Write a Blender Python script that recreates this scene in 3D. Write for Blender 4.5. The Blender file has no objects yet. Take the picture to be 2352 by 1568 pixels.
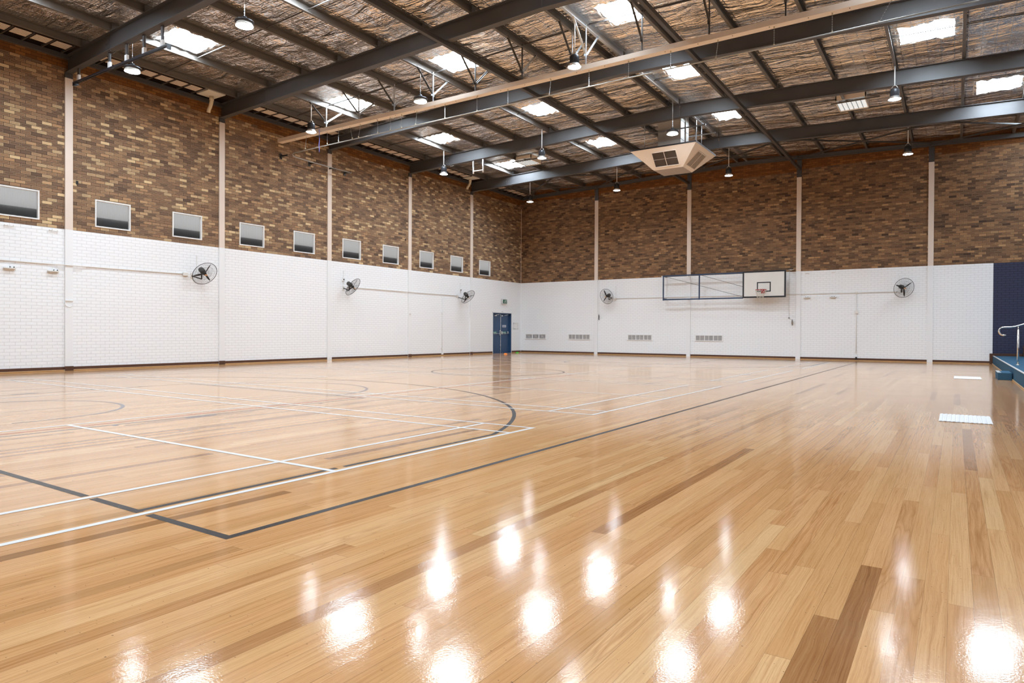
import bpy, bmesh, math, random
from mathutils import Vector, Matrix
random.seed(11)
PI = math.pi
scene = bpy.context.scene
C = scene.collection

# ------------------------------------------------------------------ camera
FPX, YAW, PITCH, ROLL, SY = 1539.913, math.radians(-33.513), math.radians(-0.462), math.radians(0.307), -8.544
CAM = Vector((19.913, -30.934, 1.091))
_f = Vector((math.sin(YAW)*math.cos(PITCH), math.cos(YAW)*math.cos(PITCH), math.sin(PITCH)))
_r = Vector((math.cos(YAW), -math.sin(YAW), 0)); _u = _r.cross(_f)
_r2 = math.cos(ROLL)*_r + math.sin(ROLL)*_u
_u2 = -math.sin(ROLL)*_r + math.cos(ROLL)*_u
cd = bpy.data.cameras.new('camera'); cam = bpy.data.objects.new('camera', cd); C.objects.link(cam)
cd.sensor_fit = 'HORIZONTAL'; cd.sensor_width = 36.0
cd.lens = FPX/2352*36.0; cd.shift_y = SY/2352
cd.clip_start = 0.05; cd.clip_end = 300
M = Matrix(((_r2.x, _u2.x, -_f.x, CAM.x), (_r2.y, _u2.y, -_f.y, CAM.y), (_r2.z, _u2.z, -_f.z, CAM.z), (0, 0, 0, 1)))
cam.matrix_world = M
scene.camera = cam

# ------------------------------------------------------------------ world, exposure, light strengths
world = bpy.data.worlds.new('sky'); scene.world = world; world.use_nodes = True
bg = world.node_tree.nodes['Background']
bg.inputs[0].default_value = (1.0, 0.97, 0.94, 1); bg.inputs[1].default_value = 2.0
scene.view_settings.view_transform = 'Standard'
scene.view_settings.look = 'None'
scene.view_settings.gamma = 1.0
scene.view_settings.use_curve_mapping = False
scene.view_settings.exposure = 0.70
SKYLIGHT = 30.0        # daylight coming through the translucent roof sheets
SKY_COL = (0.785, 0.935, 1.08)
LAMP = 60.0            # face of the high bay lamps
scene.cycles.max_bounces = 8
scene.cycles.diffuse_bounces = 5
scene.cycles.glossy_bounces = 4
scene.cycles.transmission_bounces = 3
scene.cycles.transparent_max_bounces = 6
scene.cycles.sample_clamp_indirect = 8.0
scene.cycles.caustics_reflective = True
scene.cycles.blur_glossy = 1.0
scene.cycles.use_adaptive_sampling = True
scene.cycles.adaptive_threshold = 0.02

# ------------------------------------------------------------------ hall dimensions
X1, Y0 = 24.2, -41.0          # hall: x 0..X1, y Y0..0
ZW = 3.784                    # top of the white paint
ZC = 7.828                    # top of the cream paint on columns
XR = 12.1                     # ridge
XS = 21.07                    # edge of the stage
RAFT = [-22.49, -17.99, -13.5, -9.0, -4.54]
PURL = [0.9, 2.42, 3.95, 5.48, 7.03, 8.58, 10.14, 11.66, 12.05, 13.56, 15.18, 16.82, 18.42, 20.02, 21.62, 23.2]
def zraft(x): return 7.965 + 0.0305*min(x, 2*XR-x)      # underside of the rafters
RD = 0.445                                               # rafter depth
def zceil(x): return zraft(x) + RD + 0.215

# ------------------------------------------------------------------ node helpers
def mat(name):
    m = bpy.data.materials.new(name); m.use_nodes = True
    return m, m.node_tree.nodes, m.node_tree.links, m.node_tree.nodes['Principled BSDF']
def mth(N, L, op, a, b=None, c=None, clamp=False):
    n = N.new('ShaderNodeMath'); n.operation = op; n.use_clamp = clamp
    for i, v in enumerate((a, b, c)):
        if v is None: continue
        if isinstance(v, (int, float)): n.inputs[i].default_value = v
        else: L.new(v, n.inputs[i])
    return n.outputs[0]
def mix(N, L, fac, a, b, typ='MIX'):
    n = N.new('ShaderNodeMix'); n.data_type = 'RGBA'; n.blend_type = typ; n.clamp_factor = True
    for i, v in ((0, fac), (6, a), (7, b)):
        if isinstance(v, (int, float)): n.inputs[i].default_value = v
        elif isinstance(v, tuple): n.inputs[i].default_value = v if len(v) == 4 else v + (1,)
        else: L.new(v, n.inputs[i])
    return n.outputs[2]
def noise(N, L, vec, scale, detail=3.0, rough=0.5, dist=0.0):
    n = N.new('ShaderNodeTexNoise'); L.new(vec, n.inputs['Vector'])
    n.inputs['Scale'].default_value = scale; n.inputs['Detail'].default_value = detail
    n.inputs['Roughness'].default_value = rough; n.inputs['Distortion'].default_value = dist
    return n.outputs['Fac']
def combine(N, L, x, y, z=0.0):
    n = N.new('ShaderNodeCombineXYZ')
    for i, v in enumerate((x, y, z)):
        if isinstance(v, (int, float)): n.inputs[i].default_value = v
        else: L.new(v, n.inputs[i])
    return n.outputs[0]
def ramp(N, L, fac, stops, interp='LINEAR'):
    n = N.new('ShaderNodeValToRGB'); n.color_ramp.interpolation = interp
    e = n.color_ramp.elements
    while len(e) > 1: e.remove(e[-1])
    e[0].position = stops[0][0]; e[0].color = stops[0][1] + (1,)
    for p_, c_ in stops[1:]:
        q = e.new(p_); q.color = c_ + (1,)
    L.new(fac, n.inputs[0]); return n.outputs[0]
def white(N, L, vec, dim='3D'):
    n = N.new('ShaderNodeTexWhiteNoise'); n.noise_dimensions = dim
    L.new(vec, n.inputs['Vector']); return n.outputs['Value'], n.outputs['Color']
def bump(N, L, h, strength, dist, normal=None):
    n = N.new('ShaderNodeBump'); n.inputs['Strength'].default_value = strength; n.inputs['Distance'].default_value = dist
    L.new(h, n.inputs['Height'])
    if normal is not None: L.new(normal, n.inputs['Normal'])
    return n.outputs[0]
def simple(name, col, rough=0.5, metal=0.0, var=0.08, scale=9.0, spec=0.5, coat=0.0):
    """plain painted or moulded surface with a slight mottling"""
    m, N, L, b = mat(name)
    tc = N.new('ShaderNodeTexCoord'); f = noise(N, L, tc.outputs['Object'], scale, 3)
    lo = tuple(max(0, c*(1-var)) for c in col); hi = tuple(min(1, c*(1+var)) for c in col)
    L.new(mix(N, L, f, lo, hi), b.inputs['Base Color'])
    L.new(mth(N, L, 'MULTIPLY_ADD', f, 0.12, max(0.02, rough-0.06)), b.inputs['Roughness'])
    b.inputs['Metallic'].default_value = metal
    b.inputs['Specular IOR Level'].default_value = spec
    b.inputs['Coat Weight'].default_value = coat
    return m
def emit(name, col, s):
    m, N, L, b = mat(name)
    b.inputs['Base Color'].default_value = (0.8, 0.8, 0.8, 1)
    b.inputs['Emission Color'].default_value = col + (1,)
    b.inputs['Emission Strength'].default_value = s
    b.inputs['Roughness'].default_value = 0.4
    return m

# ------------------------------------------------------------------ brick walls
def brick_mat(name, axis, palette_shift=0.0, orange_from=8.02, navy_x=None, tint=(1.0, 1.0, 1.0), mortar=(0.055, 0.036, 0.026)):
    m, N, L, b = mat(name)
    g = N.new('ShaderNodeNewGeometry'); s = N.new('ShaderNodeSeparateXYZ'); L.new(g.outputs['Position'], s.inputs[0])
    u = s.outputs[axis]; v = s.outputs[2]
    BH, BW = 0.0860, 0.2395
    rv = mth(N, L, 'DIVIDE', v, BH); row = mth(N, L, 'FLOOR', rv); fv = mth(N, L, 'FRACT', rv)
    off = mth(N, L, 'MULTIPLY', mth(N, L, 'FLOORED_MODULO', row, 2.0), 0.5)
    ru = mth(N, L, 'ADD', mth(N, L, 'DIVIDE', u, BW), off); col = mth(N, L, 'FLOOR', ru); fu = mth(N, L, 'FRACT', ru)
    # distance to the brick edge in metres
    du = mth(N, L, 'MULTIPLY', mth(N, L, 'SUBTRACT', 0.5, mth(N, L, 'ABSOLUTE', mth(N, L, 'SUBTRACT', fu, 0.5))), BW)
    dv = mth(N, L, 'MULTIPLY', mth(N, L, 'SUBTRACT', 0.5, mth(N, L, 'ABSOLUTE', mth(N, L, 'SUBTRACT', fv, 0.5))), BH)
    d = mth(N, L, 'MINIMUM', du, dv)
    wob = noise(N, L, g.outputs['Position'], 35, 2)
    d = mth(N, L, 'ADD', d, mth(N, L, 'MULTIPLY_ADD', wob, 0.004, -0.002))
    def step(lo, hi):
        n = N.new('ShaderNodeMapRange'); n.inputs[1].default_value = lo; n.inputs[2].default_value = hi
        n.interpolation_type = 'SMOOTHSTEP'; L.new(d, n.inputs[0]); return n.outputs[0]
    face = step(0.0040, 0.0074)
    core = step(0.014, 0.024)
    idv = combine(N, L, col, row)
    w1, wc = white(N, L, idv)
    w2, _ = white(N, L, combine(N, L, row, col, 7.3))
    # broad drift so that batches of darker and lighter brick show
    drift = noise(N, L, combine(N, L, mth(N, L, 'MULTIPLY', col, 0.12), mth(N, L, 'MULTIPLY', row, 0.16)), 1.0, 3, 0.6)
    t = mth(N, L, 'ADD', mth(N, L, 'MULTIPLY', w1, 0.90), mth(N, L, 'MULTIPLY_ADD', drift, 0.40, -0.15 + palette_shift), clamp=True)
    pal = ramp(N, L, t, [(0.0, (0.055, 0.034, 0.028)), (0.18, (0.105, 0.064, 0.047)), (0.36, (0.165, 0.102, 0.072)),
                         (0.55, (0.245, 0.140, 0.088)), (0.70, (0.30, 0.185, 0.115)), (0.84, (0.38, 0.225, 0.130)), (0.94, (0.47, 0.315, 0.195)), (1.0, (0.62, 0.46, 0.29))])
    hue = mix(N, L, mth(N, L, 'MULTIPLY', w2, 0.35), pal, (0.25, 0.155, 0.10), 'MIX')
    # many bricks carry a darker fired centre inside a paler rim
    rim = mth(N, L, 'GREATER_THAN', w2, 0.35)
    spots = noise(N, L, g.outputs['Position'], 16, 2)
    corefac = mth(N, L, 'MULTIPLY', mth(N, L, 'MULTIPLY', core, rim), mth(N, L, 'MULTIPLY_ADD', spots, 0.7, 0.15))
    raw = mix(N, L, corefac, hue, mix(N, L, 0.55, hue, (0.06, 0.035, 0.024)))
    raw = mix(N, L, mth(N, L, 'MULTIPLY', mth(N, L, 'SUBTRACT', 1.0, core), mth(N, L, 'MULTIPLY', rim, 0.30)), raw, (0.45, 0.31, 0.21))
    common = ramp(N, L, w1, [(0.0, (0.14, 0.055, 0.014)), (0.6, (0.20, 0.080, 0.020)), (1.0, (0.26, 0.115, 0.034))])
    lim = mth(N, L, 'ADD', orange_from, mth(N, L, 'MULTIPLY', mth(N, L, 'FLOOR', mth(N, L, 'MULTIPLY', noise(N, L, combine(N, L, mth(N, L, 'MULTIPLY', col, 0.05), 3.0), 1.0, 1), 6.0)), 0.086))
    lim = mth(N, L, 'SUBTRACT', lim, 0.26)
    isor = mth(N, L, 'GREATER_THAN', mth(N, L, 'MULTIPLY', row, BH), lim)
    raw = mix(N, L, isor, raw, common)
    raw = mix(N, L, 1.0, raw, tint, 'MULTIPLY')
    mort = mix(N, L, isor, mortar, (0.085, 0.036, 0.012))
    raw = mix(N, L, face, mort, raw)
    # painted part, joints darkened in the colour as recess shade
    pj = mix(N, L, face, (0.74, 0.745, 0.75), (0.88, 0.895, 0.91))
    if navy_x is not None:
        nj = mix(N, L, face, (0.010, 0.011, 0.022), (0.034, 0.038, 0.080))
        pj = mix(N, L, mth(N, L, 'GREATER_THAN', s.outputs[0], navy_x), pj, nj)
    painted = mth(N, L, 'LESS_THAN', v, ZW)
    L.new(mix(N, L, painted, raw, pj), b.inputs['Base Color'])
    L.new(mth(N, L, 'MULTIPLY_ADD', painted, -0.35, 0.80), b.inputs['Roughness'])
    b.inputs['Specular IOR Level'].default_value = 0.35
    h = mth(N, L, 'ADD', face, mth(N, L, 'MULTIPLY', spots, 0.25))
    L.new(bump(N, L, h, 0.6, 0.006), b.inputs['Normal'])
    return m
M_LEFT = brick_mat('brick_long_side', 1, 0.11, 8.06, tint=(1.08, 1.06, 0.94))
M_BACK = brick_mat('brick_end', 0, -0.03, 8.16, navy_x=XS-0.01, tint=(1.0, 0.90, 0.70), mortar=(0.085, 0.055, 0.036))  # darker, warmer brick tint holds the dimmer light on the end wall

# ------------------------------------------------------------------ timber floor
def floor_mat():
    m, N, L, b = mat('floor_boards')
    g = N.new('ShaderNodeNewGeometry'); s = N.new('ShaderNodeSeparateXYZ'); L.new(g.outputs['Position'], s.inputs[0])
    x, y = s.outputs[0], s.outputs[1]
    BW = 0.0865
    rx = mth(N, L, 'DIVIDE', x, BW); col = mth(N, L, 'FLOOR', rx); fx = mth(N, L, 'FRACT', rx)
    a, _ = white(N, L, combine(N, L, col, 1.7)); a2, _ = white(N, L, combine(N, L, col, 9.1))
    ln = mth(N, L, 'MULTIPLY_ADD', a, 1.9, 1.5)
    ry = mth(N, L, 'DIVIDE', mth(N, L, 'ADD', y, mth(N, L, 'MULTIPLY', a2, 7.0)), ln)
    row = mth(N, L, 'FLOOR', ry); fy = mth(N, L, 'FRACT', ry)
    w1, wc = white(N, L, combine(N, L, col, row)); w2, _ = white(N, L, combine(N, L, row, col, 4.4)); w3, _ = white(N, L, combine(N, L, row, col, 8.8))
    base = ramp(N, L, w1, [(0.0, (0.30, 0.145, 0.050)), (0.04, (0.40, 0.21, 0.08)), (0.07, (0.60, 0.335, 0.140)), (0.32, (0.665, 0.385, 0.170)),
                           (0.6, (0.70, 0.415, 0.190)), (0.9, (0.745, 0.465, 0.225)), (1.0, (0.79, 0.53, 0.275))])
    base = mix(N, L, mth(N, L, 'MULTIPLY', w3, 0.25), base, (0.80, 0.42, 0.21))
    # per-board grain coordinates: long along y
    ox = mth(N, L, 'MULTIPLY', w1, 31.0); oy = mth(N, L, 'MULTIPLY', w2, 57.0)
    gx = mth(N, L, 'ADD', x, ox); gy = mth(N, L, 'ADD', y, oy)
    gv = combine(N, L, gx, mth(N, L, 'MULTIPLY', gy, 0.045))
    meander = noise(N, L, combine(N, L, mth(N, L, 'MULTIPLY', gx, 0.3), mth(N, L, 'MULTIPLY', gy, 0.9)), 3.0, 2, 0.5)
    gxs = mth(N, L, 'ADD', gx, mth(N, L, 'MULTIPLY', meander, 0.028))
    fine = noise(N, L, combine(N, L, gxs, mth(N, L, 'MULTIPLY', gy, 0.010)), 170, 4, 0.75)
    pores = noise(N, L, combine(N, L, gxs, mth(N, L, 'MULTIPLY', gy, 0.05)), 420, 2, 0.6)
    gv2 = combine(N, L, gx, mth(N, L, 'MULTIPLY', gy, 0.075))
    warp = noise(N, L, gv2, 8, 2, 0.45)
    rings = mth(N, L, 'ABSOLUTE', mth(N, L, 'SINE', mth(N, L, 'MULTIPLY', warp, mth(N, L, 'MULTIPLY_ADD', w3, 26.0, 22.0))))
    rings = mth(N, L, 'SUBTRACT', 1.0, mth(N, L, 'POWER', rings, 0.6))
    figured = mth(N, L, 'GREATER_THAN', w2, 0.86)
    strong = mth(N, L, 'MULTIPLY_ADD', w3, 0.45, 0.55)
    dark = mix(N, L, 1.0, base, (0.60, 0.47, 0.33), 'MULTIPLY')
    darker = mix(N, L, 1.0, base, (0.42, 0.29, 0.17), 'MULTIPLY')
    c1 = mix(N, L, mth(N, L, 'MULTIPLY', mth(N, L, 'MULTIPLY', rings, figured), 0.50), base, darker)
    fl = mth(N, L, 'MULTIPLY', mth(N, L, 'SUBTRACT', fine, 0.45), 3.2, clamp=True)
    c1 = mix(N, L, mth(N, L, 'MULTIPLY', fl, strong), c1, dark)
    mid = noise(N, L, combine(N, L, gxs, mth(N, L, 'MULTIPLY', gy, 0.022)), 48, 3, 0.65)
    ml = mth(N, L, 'MULTIPLY', mth(N, L, 'SUBTRACT', mid, 0.50), 4.5, clamp=True)
    c1 = mix(N, L, mth(N, L, 'MULTIPLY', ml, mth(N, L, 'MULTIPLY_ADD', w2, 0.60, 0.30)), c1, dark)
    vein = mth(N, L, 'MULTIPLY', mth(N, L, 'SUBTRACT', mid, 0.66), 9.0, clamp=True)
    c1 = mix(N, L, mth(N, L, 'MULTIPLY', vein, 0.7), c1, darker)
    pl = mth(N, L, 'MULTIPLY', mth(N, L, 'SUBTRACT', pores, 0.56), 5.0, clamp=True)
    c1 = mix(N, L, mth(N, L, 'MULTIPLY', pl, 0.32), c1, darker)
    lt = mth(N, L, 'MULTIPLY', mth(N, L, 'SUBTRACT', 0.44, fine), 3.0, clamp=True)
    c1 = mix(N, L, mth(N, L, 'MULTIPLY', lt, 0.35), c1, (0.92, 0.68, 0.40))
    blot = noise(N, L, combine(N, L, gx, mth(N, L, 'MULTIPLY', gy, 0.3)), 5, 2)
    c1 = mix(N, L, mth(N, L, 'MULTIPLY', blot, 0.35), c1, mix(N, L, 1.0, base, (0.86, 0.74, 0.58), 'MULTIPLY'))
    # joints
    ex = mth(N, L, 'MULTIPLY', mth(N, L, 'SUBTRACT', 0.5, mth(N, L, 'ABSOLUTE', mth(N, L, 'SUBTRACT', fx, 0.5))), BW)
    ey = mth(N, L, 'MULTIPLY', mth(N, L, 'SUBTRACT', 0.5, mth(N, L, 'ABSOLUTE', mth(N, L, 'SUBTRACT', fy, 0.5))), ln)
    gapw = mth(N, L, 'MULTIPLY_ADD', a2, 0.0010, 0.0003)
    jx = mth(N, L, 'LESS_THAN', ex, gapw); jy = mth(N, L, 'LESS_THAN', ey, 0.0009)
    j = mth(N, L, 'MAXIMUM', jx, jy)
    c1 = mix(N, L, mth(N, L, 'MULTIPLY', j, 0.62), c1, (0.12, 0.06, 0.025))
    # nail specks
    sp = noise(N, L, g.outputs['Position'], 75, 0, 0.5)
    c1 = mix(N, L, mth(N, L, 'MULTIPLY', mth(N, L, 'GREATER_THAN', sp, 0.835), 0.7), c1, (0.12, 0.07, 0.04))
    c1 = mix(N, L, 1.0, c1, (1.0, 0.955, 0.92), 'MULTIPLY')
    L.new(c1, b.inputs['Base Color'])
    scuff = noise(N, L, g.outputs['Position'], 1.3, 4, 0.6)
    L.new(mth(N, L, 'MULTIPLY_ADD', scuff, 0.09, 0.055), b.inputs['Roughness'])
    b.inputs['Specular IOR Level'].default_value = 0.45
    # varnish: each board lies at a very slightly different angle, plus orange peel
    wv = noise(N, L, combine(N, L, x, mth(N, L, 'MULTIPLY', y, 0.5)), 7, 2, 0.5)
    cup = mth(N, L, 'MULTIPLY', mth(N, L, 'ABSOLUTE', mth(N, L, 'SUBTRACT', fx, 0.5)), 0.9)
    h = mth(N, L, 'ADD', mth(N, L, 'MULTIPLY', wv, 0.8), mth(N, L, 'MULTIPLY', cup, 0.14))
    h = mth(N, L, 'ADD', h, mth(N, L, 'MULTIPLY', noise(N, L, g.outputs['Position'], 110, 2), 0.20))
    L.new(bump(N, L, h, 0.6, 0.0016), b.inputs['Normal'])
    return m
M_FLOOR = floor_mat()

# ------------------------------------------------------------------ foil insulation of the ceiling
def foil_mat():
    m, N, L, b = mat('roof_foil')
    g = N.new('ShaderNodeNewGeometry'); s = N.new('ShaderNodeSeparateXYZ'); L.new(g.outputs['Position'], s.inputs[0])
    x, y = s.outputs[0], s.outputs[1]
    wx = mth(N, L, 'ADD', x, mth(N, L, 'MULTIPLY', noise(N, L, combine(N, L, x, y), 0.8, 2), 0.6))
    wy = mth(N, L, 'ADD', y, mth(N, L, 'MULTIPLY', noise(N, L, combine(N, L, y, x), 0.9, 2), 0.5))
    big = noise(N, L, combine(N, L, mth(N, L, 'MULTIPLY', wx, 0.30), wy), 2.6, 2, 0.5, 0.5)
    f1 = noise(N, L, combine(N, L, mth(N, L, 'MULTIPLY', wx, 0.22), wy), 7.5, 3, 0.55, 0.9)
    fold = mth(N, L, 'SUBTRACT', 1.0, mth(N, L, 'POWER', mth(N, L, 'ABSOLUTE', mth(N, L, 'MULTIPLY', mth(N, L, 'SUBTRACT', f1, 0.5), 4.0)), 0.7))
    wr2 = noise(N, L, combine(N, L, mth(N, L, 'MULTIPLY', x, 0.6), y), 17, 2, 0.5, 0.6)
    h = mth(N, L, 'ADD', mth(N, L, 'MULTIPLY', big, 1.5), mth(N, L, 'ADD', mth(N, L, 'MULTIPLY', fold, 0.13), mth(N, L, 'MULTIPLY', wr2, 0.10)))
    # safety mesh presses a grid into the blanket
    def grid(c, p, w):
        f = mth(N, L, 'FRACT', mth(N, L, 'DIVIDE', c, p)); d = mth(N, L, 'MULTIPLY', mth(N, L, 'SUBTRACT', 0.5, mth(N, L, 'ABSOLUTE', mth(N, L, 'SUBTRACT', f, 0.5))), p)
        n = N.new('ShaderNodeMapRange'); n.inputs[1].default_value = 0; n.inputs[2].default_value = w; n.interpolation_type = 'SMOOTHSTEP'
        L.new(d, n.inputs[0]); return n.outputs[0]
    gx = grid(x, 0.30, 0.03); gy = grid(y, 0.15, 0.03)
    gm = mth(N, L, 'MINIMUM', gx, gy)
    h = mth(N, L, 'SUBTRACT', h, mth(N, L, 'MULTIPLY', gm, 0.05))
    lx = mth(N, L, 'MINIMUM', grid(x, 0.30, 0.006), grid(y, 0.30, 0.006))
    tone = noise(N, L, combine(N, L, mth(N, L, 'MULTIPLY', x, 0.3), y), 1.3, 3, 0.6)
    c = mix(N, L, tone, (0.80, 0.74, 0.70), (0.97, 0.94, 0.92))
    c = mix(N, L, mth(N, L, 'MULTIPLY', mth(N, L, 'SUBTRACT', 1.0, lx), 0.45), c, (0.16, 0.13, 0.11))
    L.new(c, b.inputs['Base Color'])
    b.inputs['Metallic'].default_value = 0.92
    L.new(mth(N, L, 'MULTIPLY_ADD', wr2, 0.18, 0.12), b.inputs['Roughness'])
    L.new(bump(N, L, h, 1.0, 0.15), b.inputs['Normal'])
    return m
M_FOIL = foil_mat()

def column_mat():
    m, N, L, b = mat('column_paint')
    g = N.new('ShaderNodeNewGeometry'); s = N.new('ShaderNodeSeparateXYZ'); L.new(g.outputs['Position'], s.inputs[0])
    z = s.outputs[2]; f = noise(N, L, g.outputs['Position'], 3, 3)
    cream = mix(N, L, f, (0.72, 0.60, 0.51), (0.77, 0.66, 0.57))
    c = mix(N, L, mth(N, L, 'GREATER_THAN', z, ZW), (0.84, 0.85, 0.86), cream)
    c = mix(N, L, mth(N, L, 'GREATER_THAN', z, ZC), c, (0.060, 0.058, 0.062))
    L.new(c, b.inputs['Base Color']); b.inputs['Roughness'].default_value = 0.45
    return m
M_COL = column_mat()
M_STEEL = simple('grey_steel_paint', (0.075, 0.072, 0.074), 0.48, var=0.15, scale=2.5)
M_STRUT = simple('brown_grey_steel', (0.060, 0.052, 0.047), 0.5, var=0.15, scale=2.5)
M_PURL = simple('dull_purlin_metal', (0.15, 0.135, 0.120), 0.42, metal=0.25, var=0.2, scale=3)
M_GALV = simple('galvanised_steel', (0.62, 0.65, 0.68), 0.32, metal=0.85, var=0.12, scale=12)
M_DUCT = simple('duct_sheet', (0.62, 0.58, 0.53), 0.45, metal=0.55, var=0.15, scale=2)
M_CREAM = simple('tan_steel_paint', (0.80, 0.69, 0.58), 0.45, var=0.05)
M_PVC = simple('cream_pvc', (0.66, 0.58, 0.43), 0.4, var=0.05)
M_WHITE = simple('white_paint', (0.82, 0.82, 0.81), 0.4, var=0.03)
M_OFFW = simple('off_white_plastic', (0.72, 0.69, 0.64), 0.4, var=0.05)
M_BLACK = simple('black_plastic', (0.014, 0.013, 0.013), 0.4, var=0.2)
M_CHAR = simple('charcoal_metal', (0.045, 0.045, 0.050), 0.35, metal=0.5, var=0.2)
M_NAVYM = simple('navy_steel', (0.028, 0.052, 0.105), 0.42, var=0.12)
M_DARKBAR = simple('blue_black_steel', (0.022, 0.024, 0.034), 0.4, var=0.12)
M_DOOR = simple('navy_door_paint', (0.025, 0.068, 0.155), 0.42, var=0.08, scale=3)
M_ALU = simple('satin_aluminium', (0.74, 0.73, 0.72), 0.28, metal=0.9, var=0.05)
M_STAIN = simple('stainless_tube', (0.78, 0.74, 0.68), 0.22, metal=0.95, var=0.04)
M_WOODB = simple('dark_stained_timber', (0.085, 0.033, 0.016), 0.42, var=0.3, scale=6)
M_WOODL = simple('pale_quad_moulding', (0.50, 0.30, 0.13), 0.4, var=0.15, scale=6)
M_BOARD = simple('backboard_white', (0.74, 0.725, 0.68), 0.4, var=0.03, scale=3)
M_BORDER = simple('backboard_black', (0.010, 0.010, 0.014), 0.45, var=0.2)
M_RED = simple('red_ring_paint', (0.42, 0.030, 0.025), 0.35, var=0.12)
M_NET = simple('net_cord', (0.62, 0.58, 0.50), 0.8, var=0.1)
M_CAGE = simple('fan_cage_wire', (0.035, 0.031, 0.029), 0.4, metal=0.4, var=0.1)
M_BLADE = simple('fan_blade', (0.012, 0.009, 0.008), 0.4, var=0.1)
M_MOTOR = simple('fan_motor_housing', (0.050, 0.044, 0.036), 0.45, var=0.15)
M_BADGE = simple('tan_badge', (0.55, 0.32, 0.17), 0.5, var=0.05)
M_GREEN = simple('exit_sign_green', (0.010, 0.105, 0.055), 0.35, var=0.04)
M_GREEN2 = simple('green_strip', (0.020, 0.26, 0.13), 0.4, var=0.04)
M_ORANGE = simple('orange_plastic', (0.95, 0.24, 0.02), 0.4, var=0.03)
M_LIME = simple('lime_plastic', (0.06, 0.42, 0.02), 0.4, var=0.03)
M_BLUETXT = simple('navy_print', (0.05, 0.08, 0.22), 0.5, var=0.03)
M_ROPEBLUE = simple('blue_cord', (0.13, 0.14, 0.42), 0.7, var=0.05)
M_CORD = simple('pale_cord', (0.52, 0.47, 0.40), 0.7, var=0.05)
M_LINEB = simple('black_line_paint', (0.010, 0.010, 0.013), 0.25, var=0.4, scale=25, spec=0.35)
M_LINEW = simple('white_line_paint', (0.80, 0.79, 0.77), 0.22, var=0.03, scale=25)
M_LINEG = simple('grey_line_paint', (0.16, 0.16, 0.18), 0.22, var=0.2, scale=25)
M_LINER = simple('red_line_paint', (0.55, 0.16, 0.10), 0.22, var=0.1, scale=25)
M_GRILLE = simple('brown_filter', (0.085, 0.062, 0.048), 0.6, var=0.15, scale=30)
M_ACW = simple('beige_enamel', (0.84, 0.75, 0.66), 0.38, var=0.04, scale=3)
M_MESHG = simple('grey_mesh', (0.34, 0.34, 0.35), 0.5, metal=0.2, var=0.12, scale=40)
M_MAT = simple('white_rubber_mat', (0.84, 0.84, 0.84), 0.55, var=0.02)
M_BROWNV = simple('void_shade_brown', (0.030, 0.014, 0.010), 0.8, var=0.3)
M_SLAT = simple('cream_slats', (0.86, 0.74, 0.63), 0.5, var=0.05)
M_EXT = simple('outside_flashing', (0.27, 0.27, 0.275), 0.6, var=0.2)
M_SKY = emit('skylight_sheet', SKY_COL, SKYLIGHT)
M_LAMP = emit('lamp_lens', (0.83, 0.95, 1.04), LAMP)
M_LOUVP = emit('ventilator_panel', (0.70, 0.80, 0.84), 0.42)  # weak glow stands in for daylight through the translucent panel

def carpet_mat():
    m, N, L, b = mat('blue_carpet')
    tc = N.new('ShaderNodeTexCoord'); f = noise(N, L, tc.outputs['Object'], 140, 3, 0.7)
    L.new(mix(N, L, f, (0.025, 0.070, 0.125), (0.060, 0.150, 0.235)), b.inputs['Base Color'])
    b.inputs['Roughness'].default_value = 0.95; b.inputs['Specular IOR Level'].default_value = 0.15
    L.new(bump(N, L, f, 0.6, 0.006), b.inputs['Normal']); return m
M_CARPET = carpet_mat()

def window_mat():
    """ribbed translucent sheet: daylight scatters through it"""
    m, N, L, b = mat('ribbed_obscure_glass')
    out = [n for n in N if n.type == 'OUTPUT_MATERIAL'][0]
    g = N.new('ShaderNodeNewGeometry'); s = N.new('ShaderNodeSeparateXYZ'); L.new(g.outputs['Position'], s.inputs[0])
    rib = mth(N, L, 'SINE', mth(N, L, 'MULTIPLY', s.outputs[1], 2*PI/0.035))
    nrm = bump(N, L, rib, 0.5, 0.006)
    tr = N.new('ShaderNodeBsdfTranslucent')
    L.new(mix(N, L, mth(N, L, 'MULTIPLY_ADD', rib, 0.25, 0.5, clamp=True), (0.30, 0.31, 0.32), (0.40, 0.405, 0.41)), tr.inputs[0])
    rf = N.new('ShaderNodeBsdfRefraction'); rf.inputs['Roughness'].default_value = 0.6; rf.inputs['IOR'].default_value = 1.08
    rf.inputs['Color'].default_value = (0.47, 0.475, 0.48, 1); L.new(nrm, rf.inputs['Normal'])
    gl = N.new('ShaderNodeBsdfGlossy'); gl.inputs['Roughness'].default_value = 0.25; L.new(nrm, gl.inputs['Normal']); gl.inputs[0].default_value = (0.8, 0.8, 0.8, 1)
    m1 = N.new('ShaderNodeMixShader'); m1.inputs[0].default_value = 0.60; L.new(tr.outputs[0], m1.inputs[1]); L.new(rf.outputs[0], m1.inputs[2])
    m2 = N.new('ShaderNodeMixShader'); m2.inputs[0].default_value = 0.08; L.new(m1.outputs[0], m2.inputs[1]); L.new(gl.outputs[0], m2.inputs[2])
    L.new(m2.outputs[0], out.inputs[0]); return m
M_GLASS = window_mat()

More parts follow.
